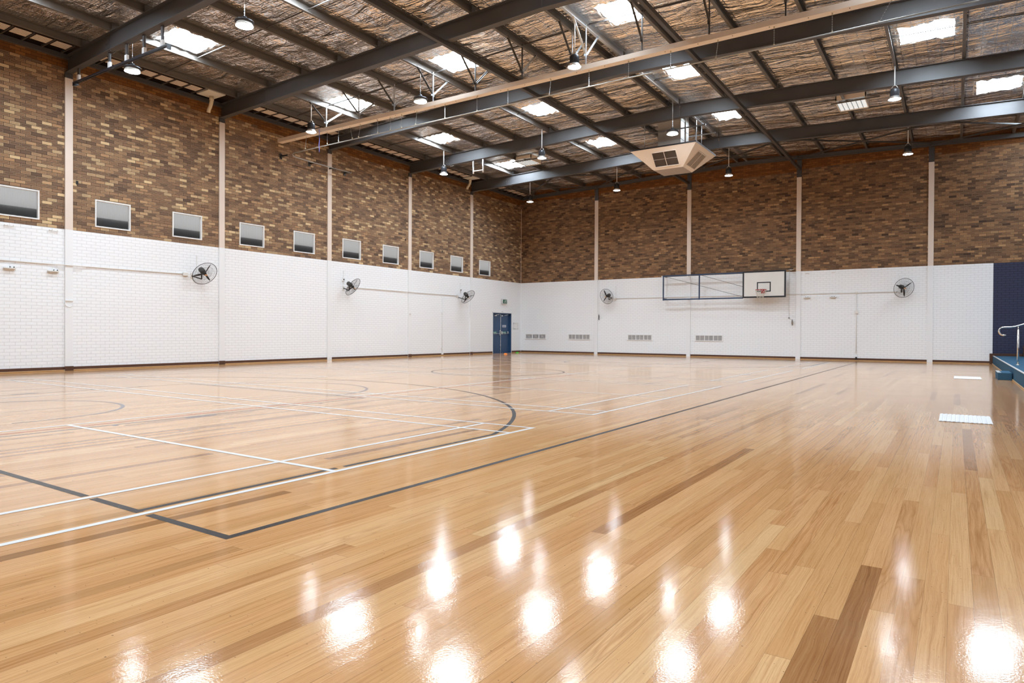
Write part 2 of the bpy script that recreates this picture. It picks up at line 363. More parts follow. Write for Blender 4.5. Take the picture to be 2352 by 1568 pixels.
# ------------------------------------------------------------------ mesh helpers
class MB:
    def __init__(s): s.bm = bmesh.new()
    def quad(s, pts):
        s.bm.faces.new([s.bm.verts.new(p) for p in pts]); return s
    def box(s, x0, x1, y0, y1, z0, z1, bev=0.0):
        b = s.bm; x0, x1 = sorted((x0, x1)); y0, y1 = sorted((y0, y1)); z0, z1 = sorted((z0, z1))
        v = [b.verts.new(p) for p in ((x0,y0,z0),(x1,y0,z0),(x1,y1,z0),(x0,y1,z0),(x0,y0,z1),(x1,y0,z1),(x1,y1,z1),(x0,y1,z1))]
        fs = [b.faces.new([v[i] for i in q]) for q in ((3,2,1,0),(4,5,6,7),(0,1,5,4),(1,2,6,5),(2,3,7,6),(3,0,4,7))]
        if bev:
            es = list({e for f in fs for e in f.edges}); bmesh.ops.bevel(b, geom=es, offset=bev, segments=1, affect='EDGES')
        return s
    def bar(s, p, q, w, h=None, up=(0, 0, 1)):
        """rectangular bar from p to q"""
        h = h or w; p, q = Vector(p), Vector(q); d = (q-p).normalized(); up = Vector(up)
        if abs(d.dot(up)) > 0.98: up = Vector((0, 1, 0))
        a = d.cross(up).normalized()*w/2; c = d.cross(a).normalized()*h/2
        b = s.bm
        v = [b.verts.new(o + i*a + j*c) for o in (p, q) for i, j in ((-1,-1),(1,-1),(1,1),(-1,1))]
        for f in ((0,1,2,3),(7,6,5,4),(0,4,5,1),(1,5,6,2),(2,6,7,3),(3,7,4,0)): b.faces.new([v[i] for i in f])
        return s
    def prof(s, prof, p, q, up=(0, 0, 1)):
        """extrude a closed 2-D profile (side, up) from p to q"""
        p, q = Vector(p), Vector(q); d = (q-p).normalized(); up = Vector(up)
        a = d.cross(up).normalized(); c = a.cross(d).normalized(); b = s.bm; n = len(prof)
        r0 = [b.verts.new(p + u_*a + v_*c) for u_, v_ in prof]; r1 = [b.verts.new(q + u_*a + v_*c) for u_, v_ in prof]
        for i in range(n): b.faces.new((r0[i], r0[(i+1) % n], r1[(i+1) % n], r1[i]))
        b.faces.new(r0[::-1]); b.faces.new(r1); return s
    def tube(s, pts, r, n=8, closed=False, caps=True):
        pts = [Vector(p) for p in pts]; b = s.bm; rings = []; m = len(pts); prev = None
        for i, p in enumerate(pts):
            if closed: t = pts[(i+1) % m] - pts[i-1]
            else: t = pts[min(i+1, m-1)] - pts[max(i-1, 0)]
            t.normalize()
            if prev is None:
                a = t.cross(Vector((0, 0, 1)) if abs(t.z) < 0.9 else Vector((1, 0, 0))).normalized()
            else:
                a = (prev - t*prev.dot(t)).normalized()
            prev = a; c = t.cross(a)
            rr = r[i] if isinstance(r, (list, tuple)) else r
            rings.append([b.verts.new(p + rr*(math.cos(2*PI*k/n)*a + math.sin(2*PI*k/n)*c)) for k in range(n)])
        for i in range(m if closed else m-1):
            A, B_ = rings[i], rings[(i+1) % m]
            for k in range(n):
                f = b.faces.new((A[k], A[(k+1) % n], B_[(k+1) % n], B_[k])); f.smooth = True
        if caps and not closed: b.faces.new(rings[0][::-1]); b.faces.new(rings[-1])
        return s
    def lathe(s, prof, o=(0, 0, 0), axis=(0, 0, 1), n=24, smooth=True):
        """prof: list of (radius, height along the axis)"""
        o = Vector(o); w = Vector(axis).normalized(); a = w.orthogonal().normalized(); c = w.cross(a); b = s.bm; rings = []
        for r_, h_ in prof:
            if r_ < 1e-6: rings.append([b.verts.new(o + h_*w)])
            else: rings.append([b.verts.new(o + h_*w + r_*(math.cos(2*PI*k/n)*a + math.sin(2*PI*k/n)*c)) for k in range(n)])
        for A, B_ in zip(rings, rings[1:]):
            for k in range(n):
                q = [A[k % len(A)], A[(k+1) % len(A)], B_[(k+1) % len(B_)], B_[k % len(B_)]]
                q2 = []
                for v in q:
                    if v not in q2: q2.append(v)
                if len(q2) > 2:
                    f = b.faces.new(q2); f.smooth = smooth
        return s
    def build(s, name, m, parent=None, fix=True):
        if fix: bmesh.ops.recalc_face_normals(s.bm, faces=s.bm.faces)
        me = bpy.data.meshes.new(name); s.bm.to_mesh(me); s.bm.free(); me.materials.append(m)
        o = bpy.data.objects.new(name, me); C.objects.link(o)
        if parent is not None:
            o.parent = parent
            if isinstance(parent, bpy.types.Object) and parent.type == 'EMPTY' and parent.get('_abs'):
                o.matrix_parent_inverse = Matrix.Translation(-Vector(parent.location))
        return o
def tag(o, label=None, cat=None, group=None, kind=None):
    if label: o['label'] = label
    if cat: o['category'] = cat
    if group: o['group'] = group
    if kind: o['kind'] = kind
    return o
def thing(name, loc, label, cat, group=None, world_parts=False, rot=None):
    """Empty at the thing's base. world_parts: its parts are modelled in hall coordinates"""
    o = bpy.data.objects.new(name, None); C.objects.link(o); o.location = loc; o.empty_display_size = 0.2
    if rot is not None: o.rotation_euler = rot
    if world_parts:
        o['_abs'] = 1
    return tag(o, label, cat, group)
def kids(o): return [c for c in bpy.data.objects if c.parent == o]
def dup(root, loc, label, rotz=None):
    r = root.copy(); C.objects.link(r); r.location = loc; r['label'] = label
    if rotz is not None: r.rotation_euler = (0, 0, rotz)
    for ch in kids(root):
        c = ch.copy(); C.objects.link(c); c.parent = r
        for g in kids(ch):
            d = g.copy(); C.objects.link(d); d.parent = c
    return r
def struct(o): o['kind'] = 'structure'; return o
ORD = ['nearest', 'second', 'third', 'fourth', 'fifth', 'sixth', 'seventh', 'eighth', 'ninth', 'tenth', 'eleventh', 'twelfth', 'thirteenth', 'fourteenth', 'fifteenth', 'sixteenth', 'seventeenth', 'eighteenth']

# ------------------------------------------------------------------ floor and painted court lines
struct(MB().quad([(0, Y0, 0), (X1, Y0, 0), (X1, 0, 0), (0, 0, 0)]).build('floor', M_FLOOR))
FLOOR = bpy.data.objects['floor']
def strips(name, m, rects, z, label):
    b = MB()
    for x0, x1, y0, y1 in rects:
        x0, x1 = sorted((x0, x1)); y0, y1 = sorted((y0, y1))
        b.quad([(x0, y0, z), (x1, y0, z), (x1, y1, z), (x0, y1, z)])
    return b, m, name, label
def arc(b, cx, cy, r, a0, a1, w, z, n=72):
    for i in range(n):
        t0, t1 = a0+(a1-a0)*i/n, a0+(a1-a0)*(i+1)/n
        b.quad([(cx+(r-w/2)*math.cos(t0), cy+(r-w/2)*math.sin(t0), z), (cx+(r+w/2)*math.cos(t0), cy+(r+w/2)*math.sin(t0), z),
                (cx+(r+w/2)*math.cos(t1), cy+(r+w/2)*math.sin(t1), z), (cx+(r-w/2)*math.cos(t1), cy+(r-w/2)*math.sin(t1), z)])
def fin(b, name, m, label):
    o = b.build(name, m, FLOOR, fix=False)
    for p_ in o.data.polygons:
        if p_.normal.z < 0: p_.flip()
    o['label'] = label; return o
WH = 0.05
def badminton(yc, half, label, z=0.0016):
    XA, XB, XC_ = 15.89, 15.21, 11.42
    XM = 9.35; b = MB()
    def v(x, y0, y1): b.quad([(x-WH/2, y0, z), (x+WH/2, y0, z), (x+WH/2, y1, z), (x-WH/2, y1, z)])
    def hh(y, x0, x1): b.quad([(x0, y-WH/2, z+0.0003), (x1, y-WH/2, z+0.0003), (x1, y+WH/2, z+0.0003), (x0, y+WH/2, z+0.0003)])
    y0, y1 = yc-half, yc+half
    for x in (XA, XB, XC_, 2*XM-XC_, 2*XM-XB, 2*XM-XA): v(x, y0-WH/2, y1+WH/2)
    for y in (y0, y0+0.455, y1-0.455, y1): hh(y, 2*XM-XA-WH/2, XA+WH/2)
    hh(yc, XC_, XA); hh(yc, 2*XM-XA, 2*XM-XC_)
    fin(b, 'court_marking', M_LINEW, label)
badminton(-27.34, 2.92, 'white badminton court lines nearest the camera')
badminton(-19.98, 2.93, 'white badminton court lines, second court from the camera')
badminton(-12.65, 2.93, 'white badminton court lines, third court from the camera')
badminton(-5.52, 2.91, 'white badminton court lines by the far wall')
def basketball():
    z = 0.0008; b = MB(); cx, cy = 9.30, -15.60; xr, yn = 16.715, -28.815
    W_ = 0.05
    def rect(x0, x1, y0, y1): b.quad([(x0, y0, z), (x1, y0, z), (x1, y1, z), (x0, y1, z)])
    xl, yf = 2*cx-xr, 2*cy-yn
    g = 0.05
    # baseline, broken where the white lines cross it
    for y in (yn, yf):
        cuts = sorted([15.21, 15.89, 11.42, 2*9.35-11.42, 2*9.35-15.21, 2*9.35-15.89]); xs = xl-W_/2
        for c in cuts: rect(xs, c-g, y-W_/2, y+W_/2); xs = c+g
        rect(xs, xr+W_/2, y-W_/2, y+W_/2)
    for x in (xl, xr): rect(x-W_/2, x+W_/2, yn+W_/2, yf-W_/2)
    # centre circle and centre line
    arc(b, cx, cy, 1.83, 0, 2*PI, W_, z)
    for sgn in (1, -1):
        yb = cy - sgn*(cy-yn); yk = yb + sgn*1.545
        # three point line
        xs3 = 6.50; r3 = 6.86; a = math.acos(xs3/r3); yend = yk + sgn*r3*math.sin(a)
        for q in (1, -1):
            segs = [(yb + sgn*W_/2, yk + sgn*0.02 - sgn*0.0), (yk + sgn*0.10, yend)] if q == 1 else [(yb+sgn*W_/2, yend)]
            for s0, s1 in segs: rect(cx+q*xs3-W_/2, cx+q*xs3+W_/2, min(s0, s1), max(s0, s1))
        arc(b, cx, yk, r3, sgn*a, sgn*(PI-a), W_, z, 96)
    fin(b, 'court_marking', M_LINEB, 'black basketball court boundary, centre circle and three point lines')
    b = MB()
    for sgn in (1, -1):
        nz = [0.0]; yb = cy - sgn*(cy-yn); yk = yb + sgn*1.545; yft = yb + sgn*5.72
        def rr(x0, x1, y0, y1): nz[0] += 0.00001; zz = z+nz[0]; b.quad([(x0, min(y0, y1), zz), (x1, min(y0, y1), zz), (x1, max(y0, y1), zz), (x0, max(y0, y1), zz)])
        for q in (1, -1):
            x = cx + q*2.53
            rr(x-0.018, x+0.018, yb+sgn*0.03, yft-sgn*0.03)
            for yy, ln, wd in ((1.75, 0.05, 0.10), (2.62, 0.40, 0.10), (3.86, 0.05, 0.10), (4.72, 0.05, 0.10)):
                rr(x if q > 0 else x-wd, x+wd if q > 0 else x, yb+sgn*yy, yb+sgn*(yy+ln))
            rr(cx+q*1.45-0.02, cx+q*1.45+0.02, yk-sgn*0.37, yk)
        rr(cx-2.55, cx+2.55, yft-0.025, yft+0.025)
        arc(b, cx, yft, 1.80, 0, sgn*PI, 0.05, z-0.0001, 60)
        arc(b, cx, yk, 1.43, 0, sgn*PI, 0.05, z, 60)
    fin(b, 'court_marking', M_LINEG, 'faded grey key lanes and free throw arcs')
basketball()
_b = MB(); _b.quad([(11.615, -30.3, 0.0011), (11.655, -30.3, 0.0011), (11.655, -15.6, 0.0011), (11.615, -15.6, 0.0011)])
fin(_b, 'court_marking', M_LINER, 'thin faded red line beside the white service line')

# ------------------------------------------------------------------ walls
T = 0.25
TL = 0.10
WY = [(-24.13, -23.17), (-21.82, -20.86), (-19.62, -18.66), (-17.33, -16.37), (-15.15, -14.19), (-12.84, -11.88), (-10.65, -9.69), (-8.35, -7.39), (-6.17, -5.21), (-3.88, -2.92)]
WZ0, WZ1 = 3.95, 4.71
DY0, DY1, DZ = -2.66, -0.96, 2.10
def wall_with_holes(name, m, holes, y0, y1, z0, z1):
    """wall on the plane x = 0 (inner face) with real openings"""
    ys = sorted({y0, y1} | {h[0] for h in holes} | {h[1] for h in holes}); zs = sorted({z0, z1} | {h[2] for h in holes} | {h[3] for h in holes})
    b = MB()
    for a0, a1 in zip(ys, ys[1:]):
        for c0, c1 in zip(zs, zs[1:]):
            ym, zm = (a0+a1)/2, (c0+c1)/2
            if any(h[0] < ym < h[1] and h[2] < zm < h[3] for h in holes): continue
            b.quad([(0, a0, c0), (0, a1, c0), (0, a1, c1), (0, a0, c1)])
            b.quad([(-TL, a0, c0), (-TL, a0, c1), (-TL, a1, c1), (-TL, a1, c0)])
    for h in holes:
        ya, yb, za, zb = h
        b.quad([(0, ya, za), (0, yb, za), (-TL, yb, za), (-TL, ya, za)]); b.quad([(0, ya, zb), (-TL, ya, zb), (-TL, yb, zb), (0, yb, zb)])
        b.quad([(0, ya, za), (-TL, ya, za), (-TL, ya, zb), (0, ya, zb)]); b.quad([(0, yb, za), (0, yb, zb), (-TL, yb, zb), (-TL, yb, za)])
    return b.build(name, m, fix=False)
struct(wall_with_holes('wall_left', M_LEFT, [(a, b_, WZ0, WZ1) for a, b_ in WY] + [(DY0, DY1, 0, DZ)], Y0, 0, 0, 9.0))
struct(MB().box(-T, X1+T, 0, T, 0, 9.4).build('wall_back', M_BACK))
struct(MB().box(X1, X1+T, Y0, 0, 0, 9.0).build('wall_right', M_LEFT))
struct(MB().box(-T, X1+T, Y0-T, Y0, 0, 9.4).build('wall_front', M_BACK))

# corner cover strip
struct(MB().box(0.0, 0.016, -0.016, 0.0, 0.1, ZC).build('trim_1', M_COL))
# skirting boards
def skirt(name, segs, axis):
    b = MB()
    for a, c in segs:
        if axis == 'y': b.box(0, 0.022, a, c, 0.025, 0.105, 0.004)
        else: b.box(a, c, -0.022, 0, 0.025, 0.105, 0.004)
    o = struct(b.build(name, M_WOODB)); b = MB()
    for a, c in segs:
        if axis == 'y': b.box(0, 0.040, a, c, 0.0, 0.028, 0.008)
        else: b.box(a, c, -0.040, 0, 0.0, 0.028, 0.008)
    b.build('quad_moulding', M_WOODL, o); return o
skirt('baseboard_left', [(Y0, DY0-0.04), (DY1+0.04, -0.02)], 'y')
COLX = [4.58, 9.405, 14.23, 19.06]
sg = []; a = 0.04
for c in COLX: sg.append((a, c-0.09)); a = c+0.09
sg.append((a, 20.97)); skirt('baseboard_back', sg, 'x')

# ------------------------------------------------------------------ ceiling foil with ragged skylight openings
SKYL = []
for xb in (0, 1, 2, 3):
    for yb, yy in (('b', (-34.5, -33.35)), ('c', (-29.95, -28.8)), ('d', (-25.5, -24.35)), ('e', (-21.5, -20.35)), ('f', (-16.3, -15.15)), ('g', (-11.45, -10.35)), ('h', (-6.65, -5.5))):
        xx = [(2.47, 3.50), (7.32, 8.46), (12.55, 13.50), (18.62, 19.82)][xb]
        if xb == 0 and yb == 'f': yy = (-15.85, -14.6)
        if xb == 0 and yb == 'g': yy = (-10.95, -9.9)
        if xb == 0 and yb == 'h': yy = (-6.1, -4.95)
        if xb == 2 and yb == 'g': yy = (-11.78, -10.72)
        if xb == 2 and yb == 'h': yy = (-6.95, -6.0)
        if xb == 3 and yb == 'h': xx, yy = (20.38, 21.50), (-6.25, -5.05)
        if (xb == 3 and yb in 'e') or (xb < 2 and yb == 'c'): continue  # unseen rows b and c are added to light the near floor
        SKYL.append(xx+yy)
SKYL += [(22.1, 23.1, -11.2, -10.05), (22.1, 23.1, -15.8, -14.7), (22.15, 23.1, -2.7, -1.5)]  # unseen skylights, added to brighten the right part of the end wall
def foil():
    bm = bmesh.new(); rnd = random.Random(5)
    xs = sorted(set([0.0, X1, XR] + [s_[0]-0.10 for s_ in SKYL] + [s_[1]+0.10 for s_ in SKYL] + PURL))
    xs = sorted({round(x, 3) for x in xs if 0 <= x <= X1})
    ys = sorted(set([Y0, 0.0] + [s_[2]-0.10 for s_ in SKYL] + [s_[3]+0.10 for s_ in SKYL] + [-i*2.0 for i in range(1, 21)]))
    ys = sorted({round(y, 3) for y in ys})
    vd = {}
    def V(x, y):
        k = (round(x, 4), round(y, 4))
        if k not in vd: vd[k] = bm.verts.new((x, y, zceil(x)))
        return vd[k]
    def inhole(x, y): return any(s_[0]-0.10 < x < s_[1]+0.10 and s_[2]-0.10 < y < s_[3]+0.10 for s_ in SKYL)
    for a0, a1 in zip(xs, xs[1:]):
        for b0, b1 in zip(ys, ys[1:]):
            if inhole((a0+a1)/2, (b0+b1)/2): continue
            bm.faces.new((V(a0, b0), V(a0, b1), V(a1, b1), V(a1, b0)))
    # torn foil lip round every opening
    for x0, x1, y0, y1 in SKYL:
        outer, inner = [], []
        n = 9
        def lerp(a, b, t): return a+(b-a)*t
        X0, X1_, Y0_, Y1_ = x0-0.10, x1+0.10, y0-0.10, y1+0.10
        for (ax, ay, bx, by, cx, cy, dx, dy) in ((X0, Y0_, X1_, Y0_, x0, y0, x1, y0), (X1_, Y0_, X1_, Y1_, x1, y0, x1, y1), (X1_, Y1_, X0, Y1_, x1, y1, x0, y1), (X0, Y1_, X0, Y0_, x0, y1, x0, y0)):
            for i in range(n):
                t = i/n; ox, oy = lerp(ax, bx, t), lerp(ay, by, t)
                jx, jy = rnd.uniform(-0.015, 0.015), rnd.uniform(-0.015, 0.015); jz = rnd.uniform(-0.05, 0.03)
                outer.append(bm.verts.new((ox, oy, zceil(ox)))); ix, iy = lerp(cx, dx, t)+jx, lerp(cy, dy, t)+jy
                inner.append(bm.verts.new((ix, iy, zceil(ix)+jz)))
        m_ = len(outer)
        for i in range(m_): bm.faces.new((outer[i], inner[i], inner[(i+1) % m_], outer[(i+1) % m_]))
    for f in bm.faces: f.smooth = False
    me = bpy.data.meshes.new('ceiling'); bm.to_mesh(me); bm.free(); me.materials.append(M_FOIL)
    o = bpy.data.objects.new('ceiling', me); C.objects.link(o); struct(o)
    for p_ in me.polygons:
        if p_.normal.z > 0: p_.flip()
    return o
foil()
for i, (x0, x1, y0, y1) in enumerate(SKYL):
    zt = zceil((x0+x1)/2)+0.13
    t = thing('window_%d' % (11+i), ((x0+x1)/2, (y0+y1)/2, zt), None, None, world_parts=True); t['kind'] = 'structure'
    b = MB().quad([(x0-0.06, y0-0.06, zt), (x0-0.06, y1+0.06, zt), (x1+0.06, y1+0.06, zt), (x1+0.06, y0-0.06, zt)])
    b.build('pane', M_SKY, t, fix=False)
    b = MB()
    b.box(x0-0.09, x0-0.06, y0-0.09, y1+0.09, zt-0.125, zt+0.02); b.box(x1+0.06, x1+0.09, y0-0.09, y1+0.09, zt-0.125, zt+0.02)
    b.box(x0-0.06, x1+0.06, y0-0.09, y0-0.06, zt-0.125, zt+0.02); b.box(x0-0.06, x1+0.06, y1+0.06, y1+0.09, zt-0.125, zt+0.02)
    b.build('window_frame', M_OFFW, t)
# roof sheet over the foil keeps the sky out
struct(MB().prof([(0, 9.0), (XR, 9.42), (X1, 9.0), (X1+T, 9.0), (X1+T, 9.12), (XR, 9.55), (-T, 9.12), (-T, 9.0)], (0, Y0-T, 0), (0, T, 0)).build('roof_sheeting', M_PURL)) if False else None
_b = MB()
for xa, za, xb_, zb in ((-T, 9.02, XR, 9.32), (XR, 9.32, X1+T, 9.02)):
    _b.quad([(xa, Y0-T, za), (xb_, Y0-T, zb), (xb_, T, zb), (xa, T, za)])
o = _b.build('roof_sheeting', M_EXT); struct(o)

# ------------------------------------------------------------------ left wall windows
for i, (y0, y1) in enumerate(WY):
    t = thing('window_%d' % (i+1), (0, (y0+y1)/2, WZ0), None, None, world_parts=True); t['kind'] = 'structure'
    fw = 0.035; b = MB()
    b.box(-0.07, 0.02, y0, y1, WZ0, WZ0+fw, 0.003).box(-0.07, 0.02, y0, y1, WZ1-fw, WZ1, 0.003)
    b.box(-0.07, 0.02, y0, y0+fw, WZ0+fw, WZ1-fw, 0.003).box(-0.07, 0.02, y1-fw, y1, WZ0+fw, WZ1-fw, 0.003)
    b.build('window_frame', M_WHITE, t)
    MB().box(-0.064, -0.058, y0+fw, y1-fw, WZ0+fw, WZ1-fw).build('pane', M_GLASS, t)
# dark gutter that stands outside against the foot of the windows
struct(MB().box(-0.30, -0.14, Y0, 0, 3.5, 4.24).build('trim_2', M_EXT))

# ------------------------------------------------------------------ double door
t = thing('door_1', (0, (DY0+DY1)/2, 0), None, None, world_parts=True); t['kind'] = 'structure'
ym = (DY0+DY1)/2
b = MB(); b.box(-0.20, 0.012, DY0-0.005, DY0+0.035, 0, DZ).box(-0.20, 0.012, DY1-0.035, DY1+0.005, 0, DZ).box(-0.20, 0.012, DY0, DY1, DZ-0.04, DZ+0.005)
b.build('door_frame', M_DOOR, t)
b = MB(); b.box(0.0, 0.016, DY0-0.045, DY0-0.005, 0, DZ+0.04).box(0.0, 0.016, DY1+0.005, DY1+0.045, 0, DZ+0.04).box(0.0, 0.016, DY0-0.045, DY1+0.045, DZ+0.005, DZ+0.045)
b.build('door_architrave', M_WHITE, t)
def mark_rows(b, y0, y1, z0, z1, x, rows, rnd):
    h = (z1-z0)/rows
    for r_ in range(rows):
        yy = y0
        while yy < y1-0.01:
            w = rnd.uniform(0.010, 0.028)
            b.box(x, x+0.002, yy, min(yy+w, y1), z0+r_*h+h*0.2, z0+(r_+1)*h-h*0.15); yy += w+0.008
rnd = random.Random(3)
for k, (a, c) in enumerate(((DY0+0.037, ym-0.006), (ym+0.006, DY1-0.037))):
    lf = MB().box(-0.15, -0.105, a, c, 0.008, DZ-0.045, 0.004).build('door_leaf', M_DOOR, t)
    b = MB().tube([(-0.055, a+0.05, 1.02), (-0.055, c-0.05, 1.02)], 0.016, 8)
    bo = b.build('push_bar', M_ALU, lf)
    b = MB().box(-0.105, -0.055, c-0.11 if k == 0 else c-0.20, c-0.05 if k == 0 else c-0.12, 0.93 if k == 0 else 1.0, 1.21 if k == 0 else 1.15, 0.008)
    if k == 1: b.box(-0.105, -0.055, a+0.03, a+0.10, 0.98, 1.15, 0.008)
    b.build('latch_case', M_ALU, lf)
    b = MB().box(-0.104, -0.102, a+0.06 if k == 0 else a+0.13, a+0.46 if k == 0 else a+0.53, 1.055, 1.125); b.build('instruction_strip', M_GREEN2, lf)
    b = MB(); mark_rows(b, a+0.09 if k == 0 else a+0.16, a+0.42 if k == 0 else a+0.49, 1.07, 1.11, -0.1019, 1, rnd); b.build('strip_lettering', M_WHITE, lf)
    if k == 1:
        MB().box(-0.104, -0.102, a+0.17, a+0.51, 1.36, 1.475).build('notice_plate', M_WHITE, lf)
        b = MB(); mark_rows(b, a+0.19, a+0.49, 1.37, 1.465, -0.1019, 2, rnd); b.build('notice_lettering', M_BLUETXT, lf)
    b = MB().box(-0.105, -0.06, (a+c)/2-0.20 if k == 0 else a+0.02, (a+c)/2 if k == 0 else a+0.16, 1.935, 1.985, 0.006)
    b.bar((-0.07, (a+c)/2-0.1, 1.99), (-0.03, (a+c)/2+0.2, 2.03), 0.018).build('door_closer', M_ALU, lf)
MB().box(-0.104, -0.094, ym-0.018, ym+0.018, 0.01, DZ-0.05).build('astragal', M_ALU, t)
struct(MB().box(-0.30, -0.20, DY0-0.2, DY1+0.2, -0.02, DZ+0.2).build('door_light_block', M_EXT))  # unseen block added behind the leaves to stop sky light leaking in
MB().box(-0.19, 0.0, DY0+0.03, DY1-0.03, 0.0, 0.007).build('threshold', M_DOOR, t)
# ------------------------------------------------------------------ wall columns
LCY = [-22.485, -17.985, -13.505, -9.005, -4.54]
names_l = ['leftmost column on the long side wall, beside the first pair of brackets', 'second column from the left on the long side wall, beside the nearest fan',
           'third column from the left on the long side wall, at the end of the curtain rail', 'fourth column from the left on the long side wall', 'column on the long side wall behind the farthest side fan']
def hcol(b, cx, cy, face, z1):
    """H section set into the wall, one flange showing; face 'x' faces +x, 'y' faces -y"""
    w, t_ = 0.095, 0.014
    if face == 'x':
        b.box(0.0, 0.044, cy-w, cy+w, 0.0, z1, 0.002)
        b.box(0.0, 0.05, cy-w-0.012, cy+w+0.012, 0.0, 0.03)
    else:
        b.box(cx-w, cx+w, -0.044, 0.0, 0.0, z1, 0.002)
for i, cy in enumerate(LCY):
    b = MB(); hcol(b, 0, cy, 'x', 7.96)
    o = b.build('wall_column', M_COL); tag(o, 'white and cream steel wall column, ' + names_l[i], 'column', 'columns on the long side wall')
    bb = MB().box(0.045, 0.062, cy-0.105, cy+0.105, 0.0, 0.12, 0.003); bb.build('base_block', M_WOODB if i != 2 else M_WHITE, o)
names_b = ['leftmost column on the end wall, beside the black fan', 'column on the end wall behind the folded blue hoop frame', 'column on the end wall just right of the basketball backboard', 'rightmost column on the end wall, right of the fan']
for i, cx in enumerate(COLX):
    zt = 8.36 + 0.0305*min(cx, 2*XR-cx) - 0.10
    b = MB(); hcol(b, cx, 0, 'y', zt)
    o = b.build('wall_column', M_COL); tag(o, 'white and cream steel wall column, ' + names_b[i], 'column', 'columns on the end wall')

# ------------------------------------------------------------------ rafters (I beams), eaves beams
def ibeam(b, p, q, depth, fl, tf, tw):
    h, f = depth, fl/2; w = tw/2
    pr = [(-f, 0), (f, 0), (f, tf), (w, tf), (w, h-tf), (f, h-tf), (f, h), (-f, h), (-f, h-tf), (-w, h-tf), (-w, tf), (-f, tf)]
    b.prof(pr, p, q)
beam_lab = ['nearest dark grey roof beam, at top left with the black double track hung under it', 'second dark grey roof beam from the camera, between the black track and the tan beam',
            'third dark grey roof beam, just behind the tan beam and curtain rail', 'fourth dark grey roof beam, in front of the ceiling air diffuser', 'farthest dark grey roof beam, behind the ceiling air diffuser']
for i, y in enumerate(RAFT):
    t = thing('roof_beam', (0, y, zraft(0)), 'long steel I section, ' + beam_lab[i], 'roof beam', 'steel beams across the hall roof', world_parts=True)
    b = MB()
    for xa, xb_ in ((0.0, XR), (XR, X1)):
        ibeam(b, (xa, y, zraft(xa)), (xb_, y, zraft(xb_)), RD, 0.178, 0.014, 0.010)
    b.build('beam', M_STEEL, t)
    for xs_ in (2.2, 2*XR-2.2):
        z0 = zraft(xs_)
        b = MB().box(xs_-0.16, xs_+0.02, y-0.013, y-0.005, z0+0.03, z0+RD-0.03)
        b.build('splice_plate', M_STEEL, t)
        b = MB()
        for dx in (-0.12, -0.03):
            for dz in (0.10, 0.22, 0.34):
                b.lathe([(0, 0.012), (0.014, 0.012), (0.014, 0)], (xs_+dx, y-0.013, z0+dz), (0, -1, 0), 6, False)
        for dx in (0.03, 0.10, 0.17):
            for dy in (-0.05, 0.05): b.lathe([(0, 0.02), (0.014, 0.02), (0.014, 0)], (xs_+dx, y+dy, z0), (0, 0, -1), 6, False)
        b.build('bolts', M_GALV if i > 2 else M_STEEL, t)
# eaves beams on top of the walls
o = MB().box(0.0, 0.10, Y0, 0, 8.31, 8.43).build('eaves_beam', M_STEEL); tag(o, 'dark grey steel beam running along the top of the long side wall', 'beam')
b = MB()
for xa, xb_ in ((0.1, XR), (XR, X1)):
    za, zb = 8.28+0.0305*min(xa, 2*XR-xa), 8.28+0.0305*min(xb_, 2*XR-xb_)
    ibeam(b, (xa, -0.08, za), (xb_, -0.08, zb), 0.16, 0.14, 0.012, 0.09)
o = b.build('rake_beam', M_STEEL); tag(o, 'dark grey steel beam along the top of the end wall', 'beam')
# dark brown strip above the side wall beam, coloured as the shaded void
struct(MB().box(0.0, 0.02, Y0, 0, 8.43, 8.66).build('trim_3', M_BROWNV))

# ------------------------------------------------------------------ purlins
def czed(b, x, y0, y1):
    z0 = zraft(x)+RD+0.012; t_ = 0.006; d = 0.20; f = 0.075
    pr = [(0, 0), (f, 0), (f, 0.018), (f-t_, 0.018), (f-t_, t_), (t_, t_), (t_, d-t_), (f, d-t_), (f, d), (0, d)]
    b.prof([(u_-0.037, v_) for u_, v_ in pr], (x, y0, z0), (x, y1, z0))
pord = ['first', 'second', 'third', 'fourth', 'fifth', 'sixth', 'seventh', 'eighth', 'ninth', 'tenth', 'eleventh', 'twelfth', 'thirteenth', 'fourteenth', 'fifteenth', 'sixteenth']
for i, x in enumerate(PURL):
    b = MB(); czed(b, x, Y0, -0.01)
    m_ = M_GALV if i in (8,) else M_PURL
    o = b.build('purlin', m_); tag(o, 'long thin steel purlin under the foil ceiling, %s from the long side wall' % pord[i], 'purlin', 'purlins under the foil')
    for y in RAFT: MB().box(x+0.0395, x+0.0455, y-0.07, y+0.07, zraft(x)+RD+0.001, zraft(x)+RD+0.19).build('cleat', M_STEEL, o)
# bridging rods at mid bay
for i, y in enumerate((-20.35, -15.75, -11.3, -6.85, -2.4)):
    t = thing('roof_bridging', (12, y, 8.6), 'thin dark bridging rods between purlins, %s row from the camera' % ORD[i], 'roof bracing', 'bridging rows between the purlins', world_parts=True)
    for xa, xb_ in list(zip(PURL, PURL[1:])):
        if xb_-xa < 1.0: continue
        for dy in (0.0, 0.07):
            MB().bar((xa+0.042, y+dy, zraft(xa)+RD+0.07+0.06*(dy > 0)), (xb_-0.042, y+dy, zraft(xb_)+RD+0.07+0.06*(dy > 0)), 0.018).build('rod', M_STRUT, t)
